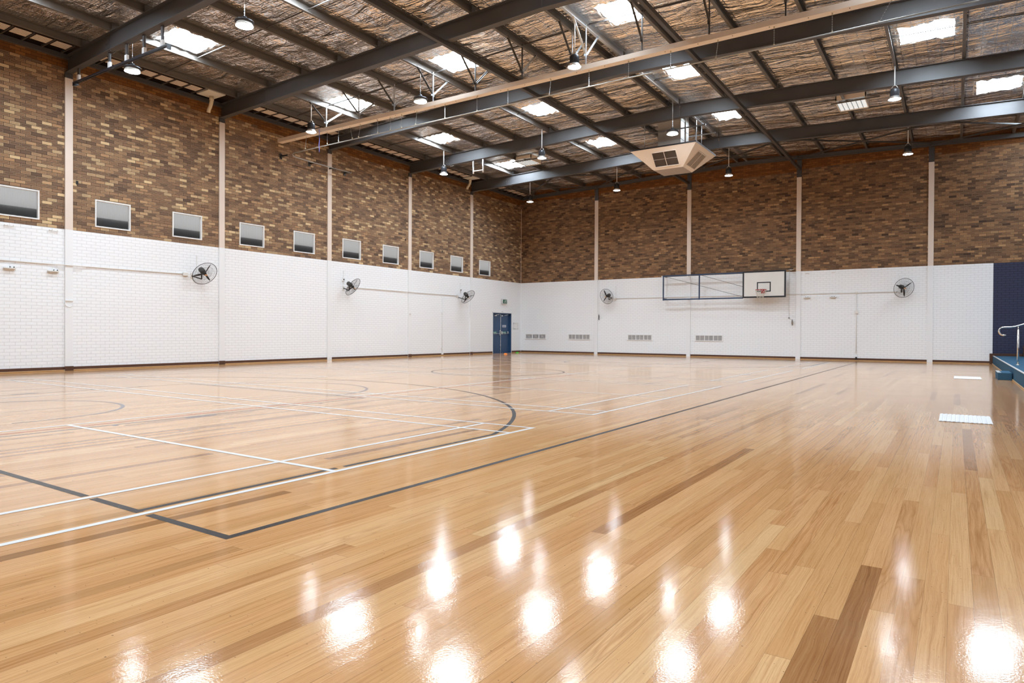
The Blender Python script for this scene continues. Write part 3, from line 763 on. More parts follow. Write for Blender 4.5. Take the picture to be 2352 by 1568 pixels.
# long struts under the rafters
for x, lab in ((9.36, 'dark steel strut under the roof beams, running to the column behind the folded hoop frame'), (14.24, 'dark steel strut under the roof beams, running to the column right of the backboard')):
    b = MB().box(x-0.05, x+0.05, Y0, -4.3, zraft(x)-0.115, zraft(x)-0.004, 0.006)
    b.bar((x, -4.32, zraft(x)-0.06), (x, -0.05, zraft(x)-0.10), 0.10, 0.11)
    c = b.build('roof_strut', M_STRUT); tag(c, lab, 'strut', 'struts under the roof beams')
# cross bracing in the last bay
xb5 = [0.1, 4.58, 9.3, 14.2, 19.06, 23.9]
for i, (xa, xb_) in enumerate(zip(xb5, xb5[1:])):
    t = thing('cross_brace', ((xa+xb_)/2, -2.3, 8.3), 'dark crossed bracing rods behind the last roof beam, %s bay from the corner' % ['first', 'second', 'third', 'fourth', 'fifth'][i], 'roof bracing', 'crossed braces by the end wall', world_parts=True)
    MB().bar((xa, -0.16, zraft(xa)+0.36), (xb_, -4.44, zraft(xb_)+0.03), 0.05, 0.05).build('rod', M_STRUT, t)
    MB().bar((xb_, -0.16, zraft(xb_)+0.42), (xa+0.1, -4.44, zraft(xa)+0.10), 0.05, 0.05).build('rod', M_STRUT, t)

# ------------------------------------------------------------------ eaves slatted vents between wall and first purlin
rows = [-24.1, -19.0, -16.7, -12.9, -12.0]
vi = 0; proto = None
ylist = []
for k, y in enumerate(RAFT + [-0.15]):
    prev = -27.0 if k == 0 else RAFT[k-1]
    yy = y-0.42
    while yy > prev+0.3:
        ylist.append(yy); yy -= 0.452
for yy in sorted(ylist):
    if yy < -24.6 or any(abs(yy-q) < 0.46 for q in (-18.70, -5.30)): continue
    if proto is None:
        proto = thing('eaves_vent', (0.62, yy, 8.425), 'cream slatted vent panel at the eaves above the long side wall', 'vent', 'slatted vents along the eaves')
        b = MB()
        for j in range(7): b.box(-0.20+j*0.058, -0.20+j*0.058+0.030, -0.18, 0.18, 0.0, 0.008)
        b.build('slats', M_SLAT, proto)
        MB().box(-0.52, 0.235, 0.19, 0.225, -0.015, 0.035).build('bracket', M_STRUT, proto)
    else: dup(proto, (0.62, yy, 8.425), 'cream slatted vent panel at the eaves above the long side wall')
struct(MB().quad([(0.02, Y0, 8.60), (0.86, Y0, 8.625), (0.86, -0.2, 8.625), (0.02, -0.2, 8.60)]).build('trim_4', M_BROWNV))  # dark sheet coloured as the shade behind the slats
# ------------------------------------------------------------------ cream PVC outlets
for (y, lab) in ((-18.70, 'cream PVC downpipe outlet under a white box, beside the second roof beam'), (-5.30, 'cream PVC downpipe outlet under a white box, beside the farthest roof beam')):
    t = thing('pipe_outlet', (0.5, y, 7.95), lab, 'pipe', 'pipe outlets at the eaves', world_parts=True)
    MB().box(0.24, 0.864, y-0.29, y+0.29, 8.425, 8.50).build('box', M_OFFW, t)
    MB().tube([(0.42, y+0.1, 8.43), (0.42, y+0.1, 8.28), (0.40, y+0.1, 8.22), (0.30, y+0.12, 8.10), (0.25, y+0.12, 8.06), (0.22, y+0.12, 7.96)], 0.058, 14).build('pipe', M_PVC, t)
    MB().lathe([(0.064, 0.0), (0.068, 0.0), (0.068, 0.07), (0.064, 0.07)], (0.42, y+0.1, 8.30)).build('collar', M_PVC, t)

# ------------------------------------------------------------------ track under the first beam and the small white one
t = thing('ceiling_track', (2.6, -22.49, 7.64), 'black double steel track hung under the nearest roof beam', 'track', world_parts=True)
b = MB(); b.bar((0.36, -22.515, 7.64), (4.90, -22.515, 7.60), 0.024, 0.034); b.bar((0.36, -22.455, 7.64), (4.90, -22.455, 7.60), 0.024, 0.034)
b.box(0.34, 0.37, -22.53, -22.44, 7.56, 7.655); b.box(0.46, 0.485, -22.53, -22.44, 7.56, 7.65); b.box(4.88, 4.91, -22.53, -22.44, 7.50, 7.62)
b.build('rail', M_DARKBAR, t)
for x in (0.58, 2.20, 3.02, 3.82, 4.62):
    zb = zraft(x); zr = 7.65-0.009*(x-0.36)
    hg = MB().box(x-0.04, x+0.04, -22.50, -22.46, zr+0.16, zb, 0.002).build('hanger', M_STEEL, t)
    MB().box(x-0.05, x+0.05, -22.51, -22.45, zr, zr+0.16, 0.002).build('hanger_shoe', M_WHITE, hg)
t = thing('ceiling_bracket', (3.7, -9.0, 7.6), 'short white U shaped pipe bracket hung under the fourth roof beam', 'bracket', world_parts=True)
for x in (3.46, 3.95):
    hg = MB().box(x-0.028, x+0.028, -9.03, -8.97, 7.80, zraft(x), 0.002).build('hanger', M_GALV, t)
    MB().tube([(x, -9.0, 7.54), (x, -9.0, 7.82)], 0.034, 10).build('socket', M_WHITE, hg)
MB().tube([(3.46, -9.0, 7.64), (3.95, -9.0, 7.64)], 0.022, 10).build('crossbar', M_WHITE, t)

# ------------------------------------------------------------------ tan beam, its hangers, curtain rail and chains
TB0, TB1 = -15.86, -15.66
t = thing('track_beam', (11, -15.76, 7.70), 'long tan steel channel hung level across the hall below the foil', 'beam', world_parts=True)
b = MB(); b.prof([(-0.10, 0), (0.10, 0), (0.10, 0.125), (0.094, 0.125), (0.094, 0.006), (-0.094, 0.006), (-0.094, 0.125), (-0.10, 0.125)], (0.03, -15.76, 7.70), (20.9, -15.76, 7.70))
b.build('channel', M_CREAM, t)
c = MB()
for k in range(26):
    c.lathe([(0, 0.010), (0.010, 0.010), (0.010, 0)], (0.9+k*0.78, -15.80, 7.70), (0, 0, -1), 6, False)
c.build('bolts', M_CHAR, t)
vlab = ['leftmost', 'second', 'third', 'fourth', 'fifth', 'sixth', 'seventh', 'eighth', 'ninth', 'tenth', 'eleventh']
vx = [2.42, 3.95, 5.48, 7.03, 8.58, 10.14, 11.66, 12.05, 13.56, 15.18, 16.82]
for i, x in enumerate(vx):
    zt = zraft(x)+RD+0.05
    bright = i in (0, 3, 7); m_ = M_GALV if bright else M_STRUT
    t = thing('hanger_bracket', (x, -15.76, 7.82), 'three legged angle iron hanger above the tan channel, %s along it' % vlab[i], 'hanger', 'three legged hangers above the tan channel', world_parts=True)
    m2_ = M_GALV if i in (0, 1, 2, 3, 6, 7) else M_STRUT
    zl = 8.02 + 0.008*x
    MB().box(x-0.012, x+0.020, -15.775, -15.745, 7.825, zt+0.05, 0.002).build('post', m2_, t)
    b = MB(); b.bar((x, -15.80, zl), (x, -16.50, zt), 0.045, 0.008, (1, 0, 0)); b.bar((x+0.02, -15.80, zl), (x+0.02, -16.50, zt), 0.006, 0.045, (1, 0, 0))
    b.build('leg', M_STRUT if i not in (7,) else M_GALV, t)
    if i not in (8, 9):
        b = MB(); b.bar((x, -15.72, zl), (x, -15.06, zt), 0.055, 0.008, (1, 0, 0)); b.bar((x+0.02, -15.72, zl), (x+0.02, -15.06, zt), 0.006, 0.045, (1, 0, 0))
        b.build('leg', M_GALV if i != 4 else M_STRUT, t)
    MB().box(x-0.016, x-0.008, -15.84, -15.68, zl-0.05, zl+0.03).build('gusset', m2_, t)
# curtain rail: across the hall, round the corner and along the wall
R = 0.55
pts = [(20.5, -15.76, 7.29), (12, -15.76, 7.285), (6, -15.76, 7.275), (2.6, -15.76, 7.26), (1.2, -15.76, 7.25)]
for k in range(0, 11):
    a = -PI/2 - k*(PI/2)/10
    pts.append((0.36+R + R*math.cos(a), -15.76+R + R*math.sin(a), 7.245))
pts += [(0.36, -14.5, 7.225), (0.36, -12.72, 7.215)]
t = thing('curtain_rail', (6, -15.76, 7.25), 'thin pale curtain rail hung on chains, curving to run along the side wall', 'rail', world_parts=True)
MB().tube(pts, 0.017, 8).build('rail', simple('weathered_rail', (0.46, 0.45, 0.42), 0.4, metal=0.5), t)
for y in (-15.70, -14.45, -13.55, -12.75):
    b = MB(); b.bar((0.0, y, 7.26), (0.36, y, 7.24), 0.03, 0.05); b.box(0.0, 0.02, y-0.05, y+0.05, 7.16, 7.34)
    b.build('wall_bracket', M_BLACK, t)
CH = [1.43, 2.48, 3.02, 3.56, 4.04, 4.79, 5.33, 5.79, 6.41, 7.49, 8.64, 9.69, 11.04, 12.15, 13.22, 14.28, 15.39, 16.59, 17.73, 18.80]
for k, x in enumerate(CH):
    lean = [0, 0, 0, 0.10, -0.10, 0][k % 6] if k in (3, 4) else (0.0 if k % 4 else -0.05)
    if k == len(CH)-1: lean = -0.22
    n = 16; b = MB()
    for j in range(n):
        z0 = 7.70-(7.70-7.30)*j/n; z1 = 7.70-(7.70-7.30)*(j+0.75)/n; xx = x+lean*j/n
        if j % 2: b.box(xx-0.008, xx+0.008, -15.762, -15.758, z1, z0)
        else: b.box(xx-0.002, xx+0.002, -15.768, -15.752, z1, z0)
    cc = b.build('chain', M_GALV, t)
    MB().box(x+lean-0.014, x+lean+0.014, -15.775, -15.745, 7.295, 7.325).box(x-0.012, x+0.012, -15.772, -15.748, 7.66, 7.70).build('hook', M_PVC, cc)
t2 = MB().tube([(2.22, -15.873, 7.80), (2.22, -15.875, 7.66), (2.23, -15.875, 7.42), (2.20, -15.875, 7.25), (2.23, -15.875, 7.15), (2.22, -15.875, 7.04)], 0.011, 6)
tag(t2.build('hanging_strap', M_ROPEBLUE), 'loose blue strap dangling below the leftmost lamp over the tan channel', 'strap')

# ------------------------------------------------------------------ ceiling air diffuser
AX, AY, AZT, AZB = 11.34, -7.50, 7.56, 6.93
t = thing('ceiling_air_diffuser', (AX, AY, AZB), 'large beige tapered air diffuser hung from a metal duct under the roof', 'air diffuser', world_parts=True)
ht, hb_ = (1.19, 1.10), (0.53, 0.49)
def frus(zb, zt, a, b_, c, d):
    bb = MB(); lo = [(AX-c, AY-d, zb), (AX+c, AY-d, zb), (AX+c, AY+d, zb), (AX-c, AY+d, zb)]; hi = [(AX-a, AY-b_, zt), (AX+a, AY-b_, zt), (AX+a, AY+b_, zt), (AX-a, AY+b_, zt)]
    for k in range(4): bb.quad([lo[k], lo[(k+1) % 4], hi[(k+1) % 4], hi[k]])
    bb.quad(lo[::-1]); bb.quad(hi); return bb
frus(AZB, AZT, ht[0], ht[1], hb_[0], hb_[1]).build('hood', M_ACW, t)
b = MB().box(AX-ht[0]-0.01, AX+ht[0]+0.01, AY-ht[1]-0.01, AY+ht[1]+0.01, AZT+0.001, AZT+0.05, 0.003); b.build('top_rim', M_CHAR, t)
MB().box(AX+ht[0]+0.012, AX+ht[0]+0.02, AY-ht[1], AY+ht[1], AZT-0.01, AZT+0.05).build('edge_strip', M_GALV, t)
bp_ = MB(); zc_ = AZB-0.03
lo = [(AX-hb_[0], AY-hb_[1], AZB-0.002), (AX+hb_[0], AY-hb_[1], AZB-0.002), (AX+hb_[0], AY+hb_[1], AZB-0.002), (AX-hb_[0], AY+hb_[1], AZB-0.002)]
for k in range(4): bp_.quad([lo[k], lo[(k+1) % 4], (AX, AY, zc_)])
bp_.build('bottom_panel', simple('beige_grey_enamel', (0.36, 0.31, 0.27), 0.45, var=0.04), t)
def face_pt(side, s_, v_, off):
    """point on a sloping face: s_ across -1..1, v_ 0 bottom..1 top"""
    c = hb_[0]+(ht[0]-hb_[0])*v_; d = hb_[1]+(ht[1]-hb_[1])*v_; z = AZB+(AZT-AZB)*v_
    if side == 'S': n = Vector((0, -(AZT-AZB), -(ht[1]-hb_[1]))).normalized(); p_ = Vector((AX+s_, AY-d, z))
    elif side == 'E': n = Vector(((AZT-AZB), 0, -(ht[0]-hb_[0]))).normalized(); p_ = Vector((AX+d*0+c, AY+s_, z))
    elif side == 'W': n = Vector((-(AZT-AZB), 0, -(ht[0]-hb_[0]))).normalized(); p_ = Vector((AX-c, AY+s_, z))
    else: n = Vector((0, (AZT-AZB), -(ht[1]-hb_[1]))).normalized(); p_ = Vector((AX+s_, AY+d, z))
    return p_+n*off
for side in 'SENW':
    s0, s1, v0, v1 = -0.44, 0.44, 0.14, 0.80
    g = MB()
    g.quad([face_pt(side, s0, v0, 0.004), face_pt(side, s1, v0, 0.004), face_pt(side, s1, v1, 0.004), face_pt(side, s0, v1, 0.004)])
    gr = g.build('grille', M_GRILLE, t, fix=False)
    fr = MB()
    c4 = [face_pt(side, s0, v0, 0.010), face_pt(side, s1, v0, 0.010), face_pt(side, s1, v1, 0.010), face_pt(side, s0, v1, 0.010)]
    for k in range(4): fr.bar(c4[k], c4[(k+1) % 4], 0.022, 0.022)
    fr.bar(face_pt(side, 0, v0, 0.008), face_pt(side, 0, v1, 0.008), 0.016, 0.016)
    fr.bar(face_pt(side, s0, 0.47, 0.006), face_pt(side, s1, 0.47, 0.006), 0.006, 0.010)
    fr.build('grille_frame', M_ACW, gr)
    lv = MB()
    for k in range(1, 22):
        v_ = v0+(v1-v0)*k/22; lv.bar(face_pt(side, s0, v_, 0.007), face_pt(side, s1, v_, 0.007), 0.005 if side == 'S' else 0.012, 0.004)
    lv.build('louvre_blades', M_GRILLE if side == 'S' else M_ACW, gr)
b = MB().box(AX-0.42, AX+0.42, AY-0.42, AY+0.42, AZT+0.05, zceil(AX)-0.02)
b.build('duct', M_DUCT, t)
b = MB()
for zz in (7.95, 8.3, 8.6): b.box(AX-0.43, AX+0.43, AY-0.43, AY+0.43, zz, zz+0.012)
b.build('duct_seams', M_GALV, t)
for dx, dy in ((-0.75, -0.85), (0.75, -0.85), (0.75, 0.85), (-0.75, 0.85)): MB().tube([(AX+dx, AY+dy, AZT+0.05), (AX+dx, AY+dy, zceil(AX)-0.1)], 0.010, 6).build('hanger_rod', M_GALV, t)
for dx in (0.62, 1.0): MB().box(AX+dx, AX+dx+0.04, AY-0.6, AY-0.56, AZT+0.05, 8.45).build('hanger_rod', M_GALV, t)
for dy in (-0.56, 0.56): MB().box(AX-1.3, AX+1.35, AY+dy-0.02, AY+dy+0.02, 8.24, 8.28).build('support_bar', M_GALV, t)

# ------------------------------------------------------------------ louvred roof ventilators
for (x0, x1, y0, y1, lab) in ((16.62, 17.44, -7.0, -6.08, 'pale panelled roof ventilator hung between the fourth and farthest beams, upper right'),
                              (3.98, 4.72, -6.62, -5.80, 'pale panelled roof ventilator hung between the fourth and farthest beams, left of the diffuser')):
    zz = zraft((x0+x1)/2)+RD-0.06
    t = thing('roof_ventilator', ((x0+x1)/2, (y0+y1)/2, zz), lab, 'ventilator', 'roof ventilators', world_parts=True)
    MB().box(x0, x1, y0, y1, zz, zz+0.01).build('panel', M_LOUVP, t)
    b = MB()
    for k in range(7):
        xx = x0+(x1-x0)*k/6; b.box(xx-0.006, xx+0.006, y0, y1, zz-0.012, zz-0.001)
    b.build('divider_bars', M_CHAR, t)
    b = MB().box(x0-0.03, x0, y0-0.03, y1+0.03, zz-0.03, zz+0.22).box(x1, x1+0.03, y0-0.03, y1+0.03, zz-0.03, zz+0.22)
    b.box(x0-0.03, x1+0.03, y1, y1+0.03, zz-0.03, zz+0.22); b.box(x0-0.03, x1+0.03, y0-0.03, y0, zz+0.06, zz+0.22); b.build('box', M_CREAM, t)
    MB().box(x0-0.16, x1+0.42, y0-0.07, y0-0.03, zz-0.045, zz-0.005).build('support_rail', M_PURL, t)
    MB().box(x0-0.16, x1+0.42, y1+0.03, y1+0.07, zz-0.045, zz-0.005).build('support_rail', M_PURL, t)

# ------------------------------------------------------------------ high bay lamps
def lamp_bell(rod, label, loc):
    """black finned cylinder over a flared reflector, glowing face below; origin at the face"""
    t = thing('high_bay_lamp', loc, label, 'lamp', 'high bay lamps')
    MB().lathe([(0.165, 0.0), (0.172, 0.004), (0.168, 0.02), (0.135, 0.055), (0.120, 0.085), (0.105, 0.09), (0.105, 0.06), (0.15, 0.01), (0.165, 0.0)], n=32).build('reflector', M_ALU, t)
    MB().lathe([(0, 0.006), (0.08, 0.004), (0.150, 0.008), (0.158, 0.012), (0.0, 0.012)], n=32).build('lens', M_LAMP, t)
    b = MB().lathe([(0.10, 0.085), (0.112, 0.09), (0.112, 0.27), (0.095, 0.30), (0.06, 0.315), (0, 0.315)], n=28)
    for k in range(20):
        a = 2*PI*k/20; b.bar((0.113*math.cos(a), 0.113*math.sin(a), 0.095), (0.113*math.cos(a), 0.113*math.sin(a), 0.265), 0.008, 0.010)
    b.build('housing', M_CHAR, t)
    b = MB().tube([(-0.07, 0, 0.28), (-0.07, 0, 0.34), (-0.03, 0, 0.39), (0.03, 0, 0.39), (0.07, 0, 0.34), (0.07, 0, 0.28)], 0.008, 6); b.build('yoke', M_ALU, t)
    if rod: MB().tube([(0, 0, 0.385), (0, 0, rod)], 0.014, 8).build('rod', M_WHITE, t)
    return t
def lamp_disc(rod, label, loc):
    """shallow finned disc with a deep white face"""
    t = thing('high_bay_lamp', loc, label, 'lamp', 'high bay lamps')
    MB().lathe([(0.180, 0.0), (0.190, 0.004), (0.182, 0.03), (0.155, 0.075), (0.150, 0.08), (0.150, 0.06), (0.172, 0.01), (0.180, 0.0)], n=36).build('reflector', M_OFFW, t)
    MB().lathe([(0, 0.006), (0.12, 0.004), (0.170, 0.008), (0.174, 0.014), (0, 0.014)], n=36).build('lens', M_LAMP, t)
    b = MB().lathe([(0.150, 0.075), (0.196, 0.082), (0.200, 0.095), (0.196, 0.108), (0.150, 0.115), (0.110, 0.145), (0.060, 0.155), (0.055, 0.20), (0.03, 0.215), (0, 0.215)], n=36)
    for k in range(28):
        a = 2*PI*k/28; b.bar((0.07*math.cos(a), 0.07*math.sin(a), 0.15), (0.185*math.cos(a), 0.185*math.sin(a), 0.105), 0.006, 0.03)
    b.build('housing', M_CHAR, t)
    b = MB()
    for j in range(9):
        z0 = 0.215+j*0.03
        if j % 2: b.box(-0.008, 0.008, -0.002, 0.002, z0, z0+0.036)
        else: b.box(-0.002, 0.002, -0.008, 0.008, z0, z0+0.036)
    b.build('chain', M_GALV, t)
    if rod: MB().tube([(0, 0, 0.47), (0, 0, rod)], 0.008, 6).build('rod', M_GALV, t)
    return t
LP = [('d', 2.42, -22.04, 7.65, 'round disc lamp hung low under the nearest roof beam, by the black track'),
      ('d', 7.03, -22.02, 7.67, 'round disc lamp at the very top of the view, left of the middle'),
      ('b', 2.42, -16.38, 7.535, 'black bell lamp in front of the left end of the tan channel'),
      ('d', 7.03, -16.31, 7.685, 'disc lamp just behind the left half of the tan channel'),
      ('b', 12.05, -16.35, 7.594, 'black bell lamp in front of the middle of the tan channel'),
      ('b', 2.42, -9.63, 7.52, 'bell lamp on a white rod at the left end of the fourth roof beam'),
      ('b', 7.03, -9.54, 7.55, 'bell lamp on a white rod left of the air diffuser'),
      ('d', 12.05, -9.53, 7.655, 'disc lamp on a white rod directly over the air diffuser'),
      ('b', 18.42, -9.35, 7.66, 'bell lamp on a white rod beside the upper right ventilator'),
      ('b', 2.42, -2.98, 7.49, 'black bell lamp in the far corner of the hall'),
      ('b', 7.03, -2.94, 7.54, 'black bell lamp by the end wall, second from the corner'),
      ('b', 12.05, -2.97, 7.58, 'black bell lamp by the end wall, just right of the air diffuser'),
      ('b', 18.42, -3.07, 7.535, 'black bell lamp by the end wall, rightmost of all lamps')]
for k, (ty, x, y, z, lab) in enumerate(LP):
    rod = zraft(x)+RD+0.02 - z
    (lamp_disc if ty == 'd' else lamp_bell)(rod, lab, (x, y, z))

# ------------------------------------------------------------------ wall fans
def fan(P, n, root, wall, label, blade0, Rr=0.385):
    P, n, root = Vector(P), Vector(n).normalized(), Vector(root)
    t = thing('wall_fan', P, label, 'fan', 'black wall fans', world_parts=True)
    e1 = Vector((0, 0, 1)).cross(n).normalized(); e2 = n.cross(e1)
    def pt(r_, a, d): return P + r_*(math.cos(a)*e1 + math.sin(a)*e2) + d*n
    b = MB(); b.tube([pt(Rr, 2*PI*k/48, 0) for k in range(48)], 0.0085, 6, closed=True)
    b.build('cage_ring', M_CAGE, t)
    b = MB()
    for side, dd in ((1, 0.085), (-1, -0.085)):
        for k in range(48):
            a = 2*PI*k/48 + (0.08 if side < 0 else 0)
            b.tube([pt(0.07, a, dd), pt(0.24, a+0.02, dd*0.9), pt(0.34, a+0.03, dd*0.5), pt(Rr, a+0.03, 0)], 0.0017, 3, caps=False)
        for rr_ in (0.16, 0.27): b.tube([pt(rr_, 2*PI*k/32, dd*(0.95 if rr_ < 0.2 else 0.8)) for k in range(32)], 0.0018, 3, closed=True)
    b.build('cage_wires', M_CAGE, t)
    for k in range(3):
        a = blade0 + k*2*PI/3; b = MB()
        rad = math.cos(a)*e1 + math.sin(a)*e2; tan = -math.sin(a)*e1 + math.cos(a)*e2
        sec = []
        for r_, w, tw in ((0.05, 0.022, 0.40), (0.12, 0.029, 0.38), (0.20, 0.030, 0.34), (0.28, 0.024, 0.30), (0.350, 0.007, 0.28)):
            c = P + r_*rad; dr = math.cos(tw)*tan + math.sin(tw)*n; nn = -math.sin(tw)*tan + math.cos(tw)*n
            sec.append([b.bm.verts.new(c+dr*w+nn*0.001), b.bm.verts.new(c+nn*0.012), b.bm.verts.new(c-dr*w-nn*0.001), b.bm.verts.new(c+nn*0.004)])
        for A, B_ in zip(sec, sec[1:]):
            for q in range(4): b.bm.faces.new((A[q], A[(q+1) % 4], B_[(q+1) % 4], B_[q]))
        b.bm.faces.new(sec[0][::-1]); b.bm.faces.new(sec[-1])
        b.build('blade', M_BLADE, t)
    MB().lathe([(0, 0.03), (0.05, 0.025), (0.055, -0.02), (0.03, -0.05)], P, n, 20).build('hub', M_BLADE, t)
    MB().lathe([(0.0, -0.30), (0.055, -0.29), (0.082, -0.26), (0.085, -0.12), (0.06, -0.07), (0.0, -0.06)], P, n, 24).build('motor', M_MOTOR, t)
    MB().bar(P-e1*0.05+n*0.088, P+e1*0.05+n*0.088, 0.05, 0.006, n).build('badge', M_BADGE, t)
    mot = P - n*0.20; w = Vector(root)
    kn = Vector((mot.x, mot.y, min(mot.z, w.z)-0.10))
    b = MB(); b.tube([mot, kn], 0.020, 8); b.tube([kn, w], 0.018, 8)
    b.build('bracket_arm', M_BLACK, t)
    b = MB()
    if wall == 'x': b.box(0, 0.015, w.y-0.035, w.y+0.035, w.z-0.08, w.z+0.08, 0.003)
    else: b.box(w.x-0.035, w.x+0.035, -0.015, 0, w.z-0.08, w.z+0.08, 0.003)
    b.build('mounting_plate', M_OFFW, t)
    return t
fan((0.45, -18.84, 2.861), (0.822, -0.001, -0.569), (0.01, -19.00, 2.80), 'x', 'round black cage fan on the side wall, nearest and largest of the five', math.radians(78))
fan((0.45, -12.70, 2.815), (0.76, 0.283, -0.585), (0.01, -12.78, 2.78), 'x', 'round black cage fan on the side wall, middle one of three', math.radians(100))
fan((0.45, -5.365, 2.777), (0.761, 0.005, -0.649), (0.01, -5.55, 2.75), 'x', 'round black cage fan on the side wall, just left of the farthest column', math.radians(20))
fan((5.37, -0.45, 2.907), (-0.18, -0.93, -0.32), (5.45, -0.01, 2.85), 'y', 'round black cage fan on the end wall, left of the folded hoop frame', math.radians(105))
fan((18.19, -0.45, 2.919), (0.493, -0.825, -0.276), (18.10, -0.01, 2.86), 'y', 'round black cage fan on the end wall, right of the backboard', math.radians(40))

# ------------------------------------------------------------------ electrical conduits and small wall fittings
def conduit(pts, label, r=0.013, boxes=(), m=M_OFFW):
    t = thing('conduit', pts[0], label, 'conduit', 'pale conduits on the walls', world_parts=True)
    MB().tube(pts, r, 8).build('pipe', m, t)
    for b_ in boxes: MB().box(*b_, 0.006).build('junction_box', m, t)
    return t
conduit([(0.02, -25.5, 2.83), (0.02, -22.9, 2.825), (0.065, -22.62, 2.825), (0.065, -22.35, 2.825), (0.02, -22.0, 2.83), (0.02, -19.25, 2.84)], 'pale conduit along the side wall, running left from the nearest fan',
        boxes=((0.0, 0.06, -19.30, -19.14, 2.78, 2.89),))
conduit([(0.02, -12.6, 2.83), (0.02, -9.3, 2.825), (0.062, -9.12, 2.825), (0.062, -8.88, 2.825), (0.02, -8.7, 2.82), (0.02, -5.62, 2.82)], 'pale conduit between the middle and far fans of the side wall',
        boxes=((0.0, 0.05, -5.72, -5.60, 2.77, 2.87),))
conduit([(0.018, -6.77, 2.81), (0.018, -6.77, 0.12)], 'thin white vertical conduit on the side wall with two small boxes', 0.009,
        ((0.0, 0.035, -6.81, -6.73, 1.93, 2.0), (0.0, 0.035, -6.81, -6.73, 0.30, 0.37), (0.0, 0.05, -6.84, -6.70, 0.05, 0.12)), M_WHITE)
conduit([(5.60, -0.018, 2.81), (9.25, -0.018, 2.80), (9.40, -0.062, 2.80), (9.56, -0.018, 2.80), (13.95, -0.018, 2.80), (14.1, -0.062, 2.80), (14.36, -0.062, 2.80), (14.5, -0.018, 2.80), (17.95, -0.018, 2.80)],
        'pale conduit along the end wall, passing behind the backboard', boxes=((16.44, 16.52, -0.05, 0, 2.76, 2.84), (5.58, 5.70, -0.06, 0, 2.76, 2.86)))
conduit([(16.48, -0.018, 2.78), (16.48, -0.018, 0.36)], 'vertical conduit with a switch box on the end wall, left of the right fan', 0.011,
        ((16.42, 16.54, -0.05, 0, 1.94, 2.06), (16.45, 16.51, -0.04, 0, 0.31, 0.37)))
for (y, lab) in ((-18.84, 'white pipe stub above the nearest side wall fan'), (-12.78, 'white pipe stub above the middle side wall fan'), (-5.42, 'white pipe stub above the far side wall fan')):
    tag(MB().box(0.0, 0.02, y-0.018, y+0.018, 2.95, 3.46, 0.004).build('conduit_stub', M_WHITE), lab, 'conduit', 'white pipe stubs above the fans')
for (x, lab) in ((5.68, 'white pipe stub above the left end wall fan'), (18.02, 'white pipe stub above the right end wall fan')):
    tag(MB().box(x-0.015, x+0.015, -0.018, 0, 2.95, 3.45, 0.004).build('conduit_stub', M_WHITE), lab, 'conduit', 'white pipe stubs above the fans')
for (y, lab) in ((-12.80, 'small white plate with a dark knob above the middle side wall fan'), (-5.40, 'small white plate with a dark knob above the far side wall fan')):
    t = thing('isolator_switch', (0, y, 3.12), lab, 'switch', 'fan isolator switches', world_parts=True)
    MB().box(0, 0.035, y-0.06, y+0.06, 3.05, 3.18, 0.006).build('plate', M_WHITE, t)
    MB().lathe([(0.022, 0), (0.022, 0.03), (0, 0.03)], (0.035, y, 3.115), (1, 0, 0), 12).build('knob', M_BLACK, t)
tag(MB().box(0.045, 0.075, -9.03, -8.96, 1.82, 1.90, 0.004).build('hook_plate', M_OFFW), 'small pale hook plate on the fourth side wall column', 'hook')
tag(MB().box(16.45, 16.52, -0.045, 0, 0.04, 0.15, 0.004).build('power_socket', M_BLACK), 'small black socket box just above the skirting of the end wall', 'socket')
# wall sockets for volleyball posts: little shelf brackets
def shelf(P, ax, label, name='wall_bracket'):
    x, y, z = P; t = thing(name, P, label, 'bracket', 'small pale wall brackets', world_parts=True)
    b = MB()
    if ax == 'x':
        b.prof([(0, 0), (0.075, 0.012), (0.075, 0.045), (0, 0.045)], (0, y-0.13, z), (0, y+0.13, z)) if False else b.box(0, 0.075, y-0.13, y+0.13, z, z+0.035, 0.006)
        b.box(0, 0.045, y-0.10, y+0.10, z-0.03, z, 0.006)
    else: b.box(x-0.13, x+0.13, -0.075, 0, z, z+0.035, 0.006).box(x-0.10, x+0.10, -0.045, 0, z-0.03, z, 0.006)
    b.build('body', M_OFFW, t)
    b = MB()
    for d in (0.0, 0.085):
        if ax == 'x': b.lathe([(0.014, 0), (0.014, 0.03), (0, 0.03)], (0.055, y+d, z+0.033), (0.6, 0, 0.8), 10)
        else: b.lathe([(0.012, 0), (0.012, 0.03), (0, 0.03)], (x+d-0.04, -0.055, z+0.033), (0, -0.6, 0.8), 10)
    b.build('knobs', M_BLACK, t)
shelf((0, -23.84, 2.62), 'x', 'pale wall bracket with two dark knobs at the far left edge, below the conduit')
shelf((0, -22.86, 2.62), 'x', 'pale wall bracket with two dark knobs, just left of the leftmost column')
shelf((14.58, 0, 2.62), 'y', 'pale wall bracket on the end wall, just right of the third column')
shelf((15.60, 0, 2.62), 'y', 'pale wall bracket on the end wall, left of the switch conduit')
for P, ax, lab in (((0, -23.85, 3.70), 'x', 'small pale hook bar under the leftmost window'), ((0, -22.85, 3.70), 'x', 'small pale hook bar left of the leftmost column, under the brick'),
                   ((14.57, 0, 3.69), 'y', 'thin pale bar under the brick, right of the third end wall column'), ((15.60, 0, 3.69), 'y', 'thin pale bar under the brick, left above the switch conduit')):
    b = MB()
    if ax == 'x':
        b.tube([(0.03, P[1]-0.11, 3.71), (0.03, P[1]+0.11, 3.70)], 0.008, 6)
        for d in (-0.1, -0.03, 0.09): b.tube([(0, P[1]+d, 3.70), (0.05, P[1]+d, 3.73)], 0.006, 5)
    else: b.box(P[0]-0.08, P[0]+0.08, -0.03, 0, 3.68, 3.70)
    tag(b.build('hook_bar', M_OFFW), lab, 'hook', 'small hook bars on the walls')
